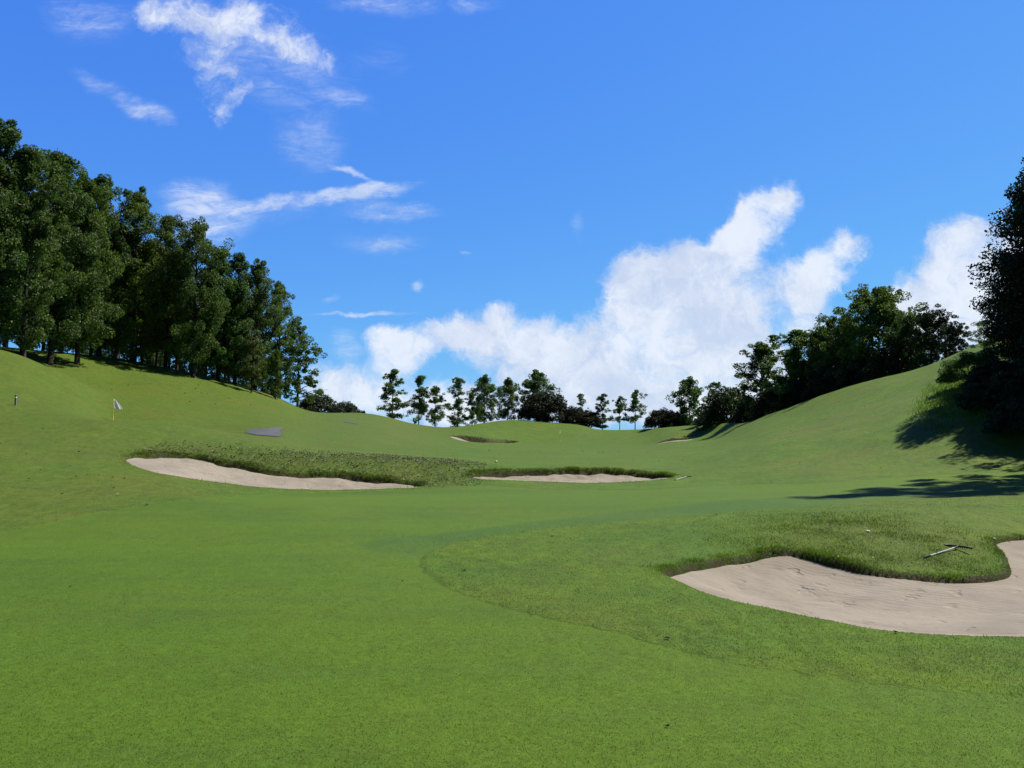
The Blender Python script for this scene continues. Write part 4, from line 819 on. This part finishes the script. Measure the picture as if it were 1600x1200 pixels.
# ------------------------------------------------------------------ trees
def leaves(C, size, r, centre_axis=True, flat=0.5, out_w=0.6, aspect=0.62):
    """leaf-sized folded blades at points C"""
    n = len(C); c0 = np.array([0, 0, 0.0])
    o = C - C.mean(0); o[:, 2] *= 0.3; o = unit(o)
    nrm = unit(o*out_w + np.array([0, 0, flat]) + r.normal(0, 0.75, (n, 3)))
    t = unit(np.cross(nrm, r.normal(0, 1, (n, 3)))); b = np.cross(nrm, t)
    s = (size*r.uniform(0.6, 1.35, n))[:, None]
    fold = nrm*s*0.18
    V = np.stack([C-t*s*0.5, C+b*s*aspect*0.5+fold, C+t*s*0.5, C-b*s*aspect*0.5+fold], 1).reshape(-1, 3)
    i = np.arange(n)*4
    Fc = np.concatenate([np.stack([i, i+1, i+2], 1), np.stack([i, i+2, i+3], 1)])
    return V, Fc

def tree_kind(kind, seed, H=12.0, R=2.4, base=2.5, nclump=170, per=110, leaf=0.17, mat='maple', bark='bark', lean=0.0, top=0.12, bulge=0.35, droop=0.0, clump_r=0.55, sparse=0.0, tight=False):
    """returns (trunk mesh, crown mesh), origin at the foot, height H"""
    r = np.random.default_rng(seed); tm = TM()
    ztr = np.linspace(-0.3, H*0.93, 9)
    bend = np.cumsum(r.normal(0, 0.035*H/12, (9, 2)), 0); bend -= bend[0]
    ax = np.stack([bend[:, 0]+lean*ztr, bend[:, 1], ztr], 1)
    r0 = 0.0105*H+0.03
    tm.tube(ax, r0*np.array([1.35, 1.0, .9, .78, .64, .5, .36, .22, .07]), 9)
    axis = lambda z: np.array([np.interp(z, ztr, ax[:, 0]), np.interp(z, ztr, ax[:, 1]), z])
    C = []
    def clump(c, rad, n):
        q = unit(r.normal(0, 1, (n, 3)))*(r.uniform(0.25, 1, n)**0.45)[:, None]*rad
        q[:, 2] *= 0.85; q[:, 2] -= 0.06*rad; C.append(c+q)
    ga = r.uniform(0, 6.28)
    if kind == 'broad':
        nl = max(18, nclump//4)
        for i in range(nl):
            t = (i+0.5)/nl; z = base + (H*0.96-base)*t**1.0
            prof = (bulge+(1-bulge)*math.sin(min(1, t*1.9+0.12)*math.pi/2)) if t < 0.42 else 1.0
            prof *= (1-((t-0.42)/0.58)**1.1*(1-top)) if t > 0.42 else 1
            ln = R*prof*(r.uniform(0.62, 1.2) if not tight else r.uniform(0.8, 1.06)); ga += 2.399+r.normal(0, 0.3)
            up = (0.30+1.0*t)*r.uniform(0.6, 1.3)-droop
            p0 = axis(z-0.25*ln*0.3); d = np.array([math.cos(ga), math.sin(ga), up]); d[:2] *= 1
            pts = [p0 + d*ln*q + np.array([0, 0, -droop*ln*q*q]) + r.normal(0, 0.05*ln, 3)*q for q in (0, .35, .7, 1.0)]
            tm.tube(pts, r0*np.array([.34, .25, .15, .05])*(1.15-0.7*t)+0.008, 5, False)
            nc = max(2, int(round(nclump/nl*(0.5+0.6*prof))))
            for j in range(nc):
                q = r.uniform(0.35, 1.05); c = pts[0]*(1-q)+pts[3]*q + r.normal(0, 0.22*clump_r+0.06*ln, 3)
                if r.uniform() < sparse: continue
                clump(c, clump_r*r.uniform(0.65, 1.25)*(0.75 if t > 0.85 else 1), int(per*r.uniform(0.6, 1.3)))
        clump(axis(H*0.95), clump_r*0.6, int(per*0.8)); clump(axis(H*0.88), clump_r*0.8, per)
    elif kind == 'pine':
        nl = nclump
        for i in range(nl):
            t = (i+0.3)/nl; z = base + (H*0.97-base)*t
            prof = (1-t)**0.75*0.85+0.18 if t > 0.2 else 0.75+0.25*t/0.2
            ln = R*prof*r.uniform(0.35, 1.3); ga += 2.399+r.normal(0, 0.8); z += r.normal(0, 0.25)
            p0 = axis(z); up = r.uniform(-0.05, 0.65)+0.4*t-droop
            pts = [p0 + np.array([math.cos(ga), math.sin(ga), up])*ln*q + r.normal(0, 0.05*ln, 3)*q for q in (0, .35, .7, 1.0)]
            tm.tube(pts, r0*np.array([.30, .22, .13, .05])*(1.1-0.7*t)+0.006, 5, False)
            nj = int(r.integers(4, 8))
            for j in range(nj):
                q = r.uniform(0.25, 1.08) if j else 1.0; c = pts[0]*(1-q)+pts[3]*q + r.normal(0, 0.10*ln+0.12, 3)*np.array([1, 1, .8])
                rad = clump_r*r.uniform(0.35, 0.95)*(1-0.3*t); n = int(per*0.55*r.uniform(0.5, 1.2)*(rad/clump_r+0.3))
                qv = unit(r.normal(0, 1, (n, 3)))*(r.uniform(0.05, 1, n)**0.45)[:, None]*rad*r.uniform(0.8, 1.3, (n, 1)); qv[:, 2] *= 0.6; C.append(c+qv)
        clump(axis(H*0.97), clump_r*0.55, int(per*0.8))
    elif kind == 'shrub':
        for i in range(nclump):
            a = r.uniform(0, 6.283); t = r.uniform(0, 1)**0.6; el = math.asin(r.uniform(0.0, 1.0))
            k = 0.72+0.28*t
            c = np.array([math.cos(a)*math.cos(el)*R*k, math.sin(a)*math.cos(el)*R*k, 0.12*H+math.sin(el)*H*0.84*k])
            c += r.normal(0, 0.05*R, 3)
            clump(c, clump_r*r.uniform(0.7, 1.25), int(per*r.uniform(0.6, 1.3)))
            if i % 6 == 0: tm.tube([(c[0]*.1, c[1]*.1, 0), c*0.55+np.array([0, 0, .1*H]), c*0.95], [r0*.45, r0*.3, .01], 5, False)
    C = np.vstack(C)
    C = C[C[:, 2] > 0.15]
    zs = H/np.percentile(C[:, 2], 99.95); C[:, 2] *= zs     # crown tip at the stated height
    for v in tm.V: v[:, 2] *= zs
    V, Fc = leaves(C, leaf, r)
    rn = np.repeat(r.uniform(0, 1, len(C)), 4)
    return tm.mesh('trunk', MT[bark]), mesh_np('crown', V, Fc, MT[mat], False, dict(rnd=rn))

def place_tree(name, meshes, x, y, top_z, H, label, cat, group=None, rz=0.0, wide=1.0, parts=('trunk', 'crown'), sink=0.1):
    z = gz(x, y)-sink; s = (top_z - z)/H
    e = link(name, None, loc=(x, y, z), label=label, category=cat, group=group)
    e.rotation_euler = (0, 0, rz); e.scale = (s*wide, s*wide, s)
    for pn, me in zip(parts, meshes): link(pn, me, parent=e)
    return e
KINDS = {
 # name: (kind, seed, params)
 'm1': ('broad', 1, dict(H=15, R=3.7, base=1.3, nclump=270, per=155, leaf=0.17, clump_r=0.62)),
 'm2': ('broad', 2, dict(H=15, R=3.4, base=1.2, nclump=250, per=155, leaf=0.17, clump_r=0.60, bulge=0.5)),
 'm3': ('broad', 3, dict(H=15, R=3.9, base=1.6, nclump=270, droop=0.05, per=150, leaf=0.175, clump_r=0.66, bulge=0.3)),
 'm4': ('broad', 4, dict(H=15, R=3.2, base=1.0, nclump=240, per=155, leaf=0.17, clump_r=0.56, top=0.05)),
 'mb': ('broad', 5, dict(H=14, R=3.1, base=1.4, nclump=210, per=105, leaf=0.23, clump_r=0.60, mat='bright', bulge=0.55)),
 'my': ('broad', 6, dict(H=9, R=2.4, base=1.6, nclump=110, per=90, leaf=0.23, clump_r=0.5, mat='yellow', bulge=0.6)),
 'bk': ('broad', 8, dict(H=15, R=3.3, base=3.2, nclump=170, per=90, leaf=0.25, clump_r=0.75, mat='maple')),
 'sp': ('broad', 9, dict(H=11, R=3.6, base=0.8, nclump=190, per=85, leaf=0.21, clump_r=0.42, bulge=0.9, top=0.2, droop=0.08)),
 'p1': ('pine', 21, dict(H=9, R=2.9, base=0.9, nclump=26, per=170, leaf=0.22, clump_r=0.8, mat='pine', bark='bark_pine')),
 'p2': ('pine', 22, dict(H=9, R=2.5, base=2.2, nclump=21, per=190, leaf=0.22, clump_r=0.85, mat='pine', bark='bark_pine')),
 'p3': ('pine', 23, dict(H=9, R=3.1, base=1.3, nclump=28, per=170, leaf=0.22, clump_r=0.82, mat='pine', bark='bark_pine')),
 'p4': ('pine', 24, dict(H=9, R=2.4, base=0.5, nclump=28, per=160, leaf=0.20, clump_r=0.72, mat='pine', bark='bark_pine')),
 'p5': ('pine', 25, dict(H=9, R=2.9, base=2.5, nclump=18, per=230, leaf=0.22, clump_r=0.85, mat='pine', bark='bark_pine')),
 'p6': ('broad', 26, dict(H=9, R=2.8, base=0.8, nclump=170, per=90, leaf=0.23, clump_r=0.55, mat='pine', bark='bark_pine', bulge=0.7)),
 'd1': ('broad', 31, dict(H=11, R=4.0, base=0.8, nclump=330, per=110, leaf=0.22, clump_r=0.68, mat='maple', bulge=0.8, top=0.35)),
 'd2': ('broad', 32, dict(H=11, R=3.9, base=1.6, nclump=250, per=105, leaf=0.22, clump_r=0.6, mat='olive', bulge=0.8, top=0.55)),
 'd3': ('broad', 33, dict(H=11, R=2.8, base=0.6, nclump=200, per=95, leaf=0.22, clump_r=0.55, mat='maple', bulge=0.8, top=0.1)),
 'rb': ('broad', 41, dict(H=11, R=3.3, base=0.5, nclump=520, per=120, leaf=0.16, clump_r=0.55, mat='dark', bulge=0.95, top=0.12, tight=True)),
 'rs': ('broad', 42, dict(H=17, R=3.0, base=3, nclump=200, per=120, leaf=0.18, clump_r=0.48, mat='maple', bulge=0.8, top=0.15, sparse=0.1)),
 'rl': ('broad', 43, dict(H=6, R=2.3, base=0.5, nclump=110, per=95, leaf=0.15, clump_r=0.42, mat='bright', bulge=0.8, top=0.4)),
 's1': ('shrub', 51, dict(H=4, R=3.0, nclump=150, per=110, leaf=0.20, clump_r=0.62, mat='olive')),
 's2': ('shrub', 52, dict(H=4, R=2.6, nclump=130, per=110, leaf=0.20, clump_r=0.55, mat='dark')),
 's3': ('shrub', 53, dict(H=4, R=2.6, nclump=150, per=110, leaf=0.20, clump_r=0.55, mat='brown')),
 's4': ('shrub', 54, dict(H=3, R=1.8, nclump=120, per=120, leaf=0.13, clump_r=0.40, mat='bright')),
}
_cache = {}
def kind_meshes(k):
    if k not in _cache:
        kd, seed, pr = KINDS[k]; _cache[k] = (tree_kind(kd, seed, **pr), pr['H'])
    return _cache[k]
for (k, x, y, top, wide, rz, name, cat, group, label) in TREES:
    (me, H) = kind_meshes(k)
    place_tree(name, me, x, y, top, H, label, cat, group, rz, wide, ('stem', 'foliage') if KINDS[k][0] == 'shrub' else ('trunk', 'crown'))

# ------------------------------------------------------------------ flags, rakes, markers
white = plain('white_cloth', (0.80, 0.80, 0.84), 0.7, 0.2, 0.04)
g_ = G(white.node_tree); b_ = white.node_tree.nodes['Principled BSDF']; tr_ = g_.n('ShaderNodeBsdfTranslucent'); tr_.inputs['Color'].default_value = (.95, .95, .96, 1)
mx_ = g_.t.nodes.new('ShaderNodeMixShader'); mx_.inputs[0].default_value = 0.6; g_.l(b_.outputs[0], mx_.inputs[1]); g_.l(tr_.outputs[0], mx_.inputs[2]); g_.l(mx_.outputs[0], white.node_tree.nodes['Material Output'].inputs['Surface'])
yellowp = plain('yellow_paint', (0.62, 0.42, 0.10), 0.5, 0.4, 0.12)
blackp = plain('black_plastic', (0.012, 0.012, 0.013), 0.5, 0.4, 0.2)
silver = plain('grey_metal', (0.42, 0.43, 0.45), 0.4, 0.5, 0.1)
pale = plain('weathered_white', (0.6, 0.6, 0.56), 0.6, 0.3, 0.15)
def tagged(name, x, y, label, cat, rz=0, group=None, dz=0.0):
    e = link(name, None, loc=(x, y, gz(x, y)+dz), label=label, category=cat, group=group); e.rotation_euler = (0, 0, rz); return e
def cloth(w, h, drop, seed, thick=0.006):
    """flag hanging from the pole, folded and drooping"""
    nu, nv = 16, 12; V = []
    for j in range(nv):
        for i in range(nu):
            a, b = i/(nu-1), j/(nv-1)
            xx = w*a*(0.25+0.75*b**0.8); zz = -h*b - drop*a*(1-0.75*b)
            yy = 0.05*math.sin(7*a+1.5*b+seed)*a + 0.035*math.sin(12*a-3*b)*a
            V.append((xx, yy, zz))
    V = np.array(V); Fa = grid_faces(nv, nu); n = len(V)
    V2 = V + np.array([0, thick, 0]); Fb = Fa[:, ::-1] + n
    E = []
    for i in range(nu-1): E += [(i+1, i, i+n, i+1+n), ((nv-1)*nu+i, (nv-1)*nu+i+1, (nv-1)*nu+i+1+n, (nv-1)*nu+i+n)]
    for j in range(nv-1): E += [(j*nu, (j+1)*nu, (j+1)*nu+n, j*nu+n), ((j+1)*nu+nu-1, j*nu+nu-1, j*nu+nu-1+n, (j+1)*nu+nu-1+n)]
    return mesh_np('flag', np.vstack([V, V2]), np.vstack([Fa, Fb, np.array(E)]), white, True)
def flagstick(x, y, top, label, w, h, drop, seed, rz=0.0):
    z = gz(x, y); L = top - z; e = tagged('golf_flagstick', x, y, label, 'golf flag', rz)
    tm = TM(); tm.tube([(0, 0, -0.1), (0, 0, L*0.5), (0, 0, L)], [0.014, 0.012, 0.009], 10); tm.tube([(0, 0, L), (0, 0, L+0.02)], [0.016, 0.010], 10)
    link('pole', tm.mesh('pole', yellowp), e)
    link('flag', cloth(w, h, drop, seed), e, (0.008, 0, L-0.02))
    tm = TM(); tm.tube([(0, 0, 0.002), (0, 0, 0.012)], [0.054, 0.054], 18, False); link('hole_rim', tm.mesh('hole_rim', pale), e)
    return e
FLG = dict(PLACES)
flagstick(*FLG['flag_left'], 'large white drooping flag on a thin yellow pole behind the left mound', 0.58, 0.62, 0.10, 0.3, 0.85)
flagstick(*FLG['flag_far'], 'tiny pale flag hanging limp on the distant green below the central mound', 0.36, 0.46, 0.40, 1.1, 2.6)

x, y = FLG['post'][:2]
e = tagged('marker_post', x, y, 'short black post with a pale band standing on the left hillside', 'post')
tm = TM(); tm.tube([(0, 0, -.1), (0, 0, .36)], [.055, .055], 14); tm.tube([(0, 0, .36), (0, 0, .375)], [.055, .048], 14); link('shaft', tm.mesh('shaft', blackp), e)
tm = TM(); tm.tube([(0, 0, .372), (0, 0, .425)], [.046, .046], 14); link('band', tm.mesh('band', pale), e)
tm = TM(); tm.tube([(0, 0, .422), (0, 0, .48), (0, 0, .50)], [.055, .055, .03], 14); link('cap', tm.mesh('cap', blackp), e)
x, y = FLG['stake'][:2]
e = tagged('marker_stake', x, y, 'small yellow stake in the grass at the foot of the left trees', 'stake')
tm = TM(); tm.box((0, 0, .25), (.06, .06, .7)); link('shaft', tm.mesh('shaft', yellowp, False), e)
tm = TM(); tm.tube([(0, 0, .6), (0, 0, .68)], [.04, .004], 4); link('tip', tm.mesh('tip', yellowp, False), e)

def rake(ax, ay, bx, by, head, label, hr=0.014):
    """handle end a, head centre b"""
    L = math.hypot(bx-ax, by-ay); a = Vector((ax, ay, gz(ax, ay)+.02)); b = Vector((bx, by, gz(bx, by)+0.048)); d = (b-a); Ln = d.length; d.normalize()
    e = link('bunker_rake', None, loc=b, label=label, category='rake')
    up = Vector((0, 0, 1)); s = d.cross(up).normalized(); q = s.cross(d).normalized()
    P = lambda i, j, k: tuple(s*i + d*j + q*k)
    tm = TM(); tm.tube([P(0, -Ln, 0), P(0, -Ln*.5, -.004), P(0, 0, 0)], [hr*1.05, hr, hr], 10); hd = link('handle', tm.mesh('handle', silver), e)
    tm = TM(); tm.tube([P(0, -Ln, 0), P(0, -Ln+.16, 0)], [hr*1.4, hr*1.4], 10); link('grip', tm.mesh('grip', blackp), hd)
    tm = TM(); tm.tube([P(-head/2, 0, 0), P(-head/4, .01, 0), P(0, .012, 0), P(head/4, .01, 0), P(head/2, 0, 0)], .015, 8)
    tm.tube([P(0, -.10, 0), P(0, .01, 0)], [.013, .017], 8)
    h = link('head', tm.mesh('head', blackp), e)
    tm = TM()
    for i in range(13):
        t = (i/12-.5)*head*.94; tm.tube([P(t, .005, 0), P(t, .002, -.02), P(t, -.004, -.035)], [.007, .006, .003], 5)
    link('teeth', tm.mesh('teeth', blackp), h)
    return e
rake(*FLG['rake_near'][:4], 0.44, 'silver handled rake with a black head lying on the grass bank above the near bunker', 0.010)
rake(*FLG['rake_mid'][:4], 0.42, 'black rake lying on the grass off the right end of the middle bunker')

def ball(x, y, r, mat, name, label, cat, dz=0.0):
    bm = bmesh.new(); bmesh.ops.create_icosphere(bm, subdivisions=3, radius=r)
    me = bpy.data.meshes.new(name); bm.to_mesh(me); bm.free()
    for p in me.polygons: p.use_smooth = True
    me.materials.append(mat); link(name, me, loc=(x, y, gz(x, y)+r*0.8+dz), label=label, category=cat)
import bmesh
yl = plain('pale_yellow_plastic', (0.78, 0.76, 0.38), 0.4, 0.4, 0.05)
ball(*FLG['ball_mid'][:2], 0.055, yl, 'tee_marker', 'round pale yellow marker on the grass above the middle bunker', 'marker', 0.02)
def pebble(x, y, r, label, seed, mat):
    bm = bmesh.new(); bmesh.ops.create_icosphere(bm, subdivisions=2, radius=r); q = random.Random(seed)
    for v in bm.verts: v.co *= q.uniform(.75, 1.15); v.co.z *= .6
    me = bpy.data.meshes.new('stone'); bm.to_mesh(me); bm.free(); me.materials.append(mat)
    link('stone', me, loc=(x, y, gz(x, y)+r*.35), label=label, category='stone', group='small pale stones on the near bank')
pebble(*FLG['stone_a'][:2], .034, 'white stone alone on top of the grass bank behind the near bunker', 1, pale)
pebble(*FLG['stone_b'][:2], .028, 'white stone at the grass edge where the near bunker bends out to the right', 2, pale)
# scraps of dry leaf and turf lying singly on the close-mown grass
dirt = plain('dry_scrap', (0.022, 0.018, 0.012), 0.9, 0.1, 0.4, 40)
def scrap(x, y, r, label, seed):
    q = np.random.default_rng(seed); n = 5; V = []; Fq = []
    for i in range(n):
        a = q.uniform(0, 6.28); c = q.normal(0, r*.35, 3)*np.array([1, 1, .2]) + np.array([0, 0, r*.35]); u = np.array([math.cos(a), math.sin(a), q.uniform(-.4, .5)])*r*.8; v = np.array([-math.sin(a), math.cos(a), q.uniform(-.2, .8)])*r*.45
        b = len(V); V += [c-u, c+v, c+u, c-v]; Fq.append((b, b+1, b+2, b+3))
    link('dry_leaf', mesh_np('dry_leaf', V, Fq, dirt), loc=(x, y, gz(x, y)+.008), label=label, category='dry leaf', group='dry leaf scraps on the mown grass')
for i, (x, y, r, label) in enumerate(SCRAPS): scrap(x, y, r, label, 60+i)
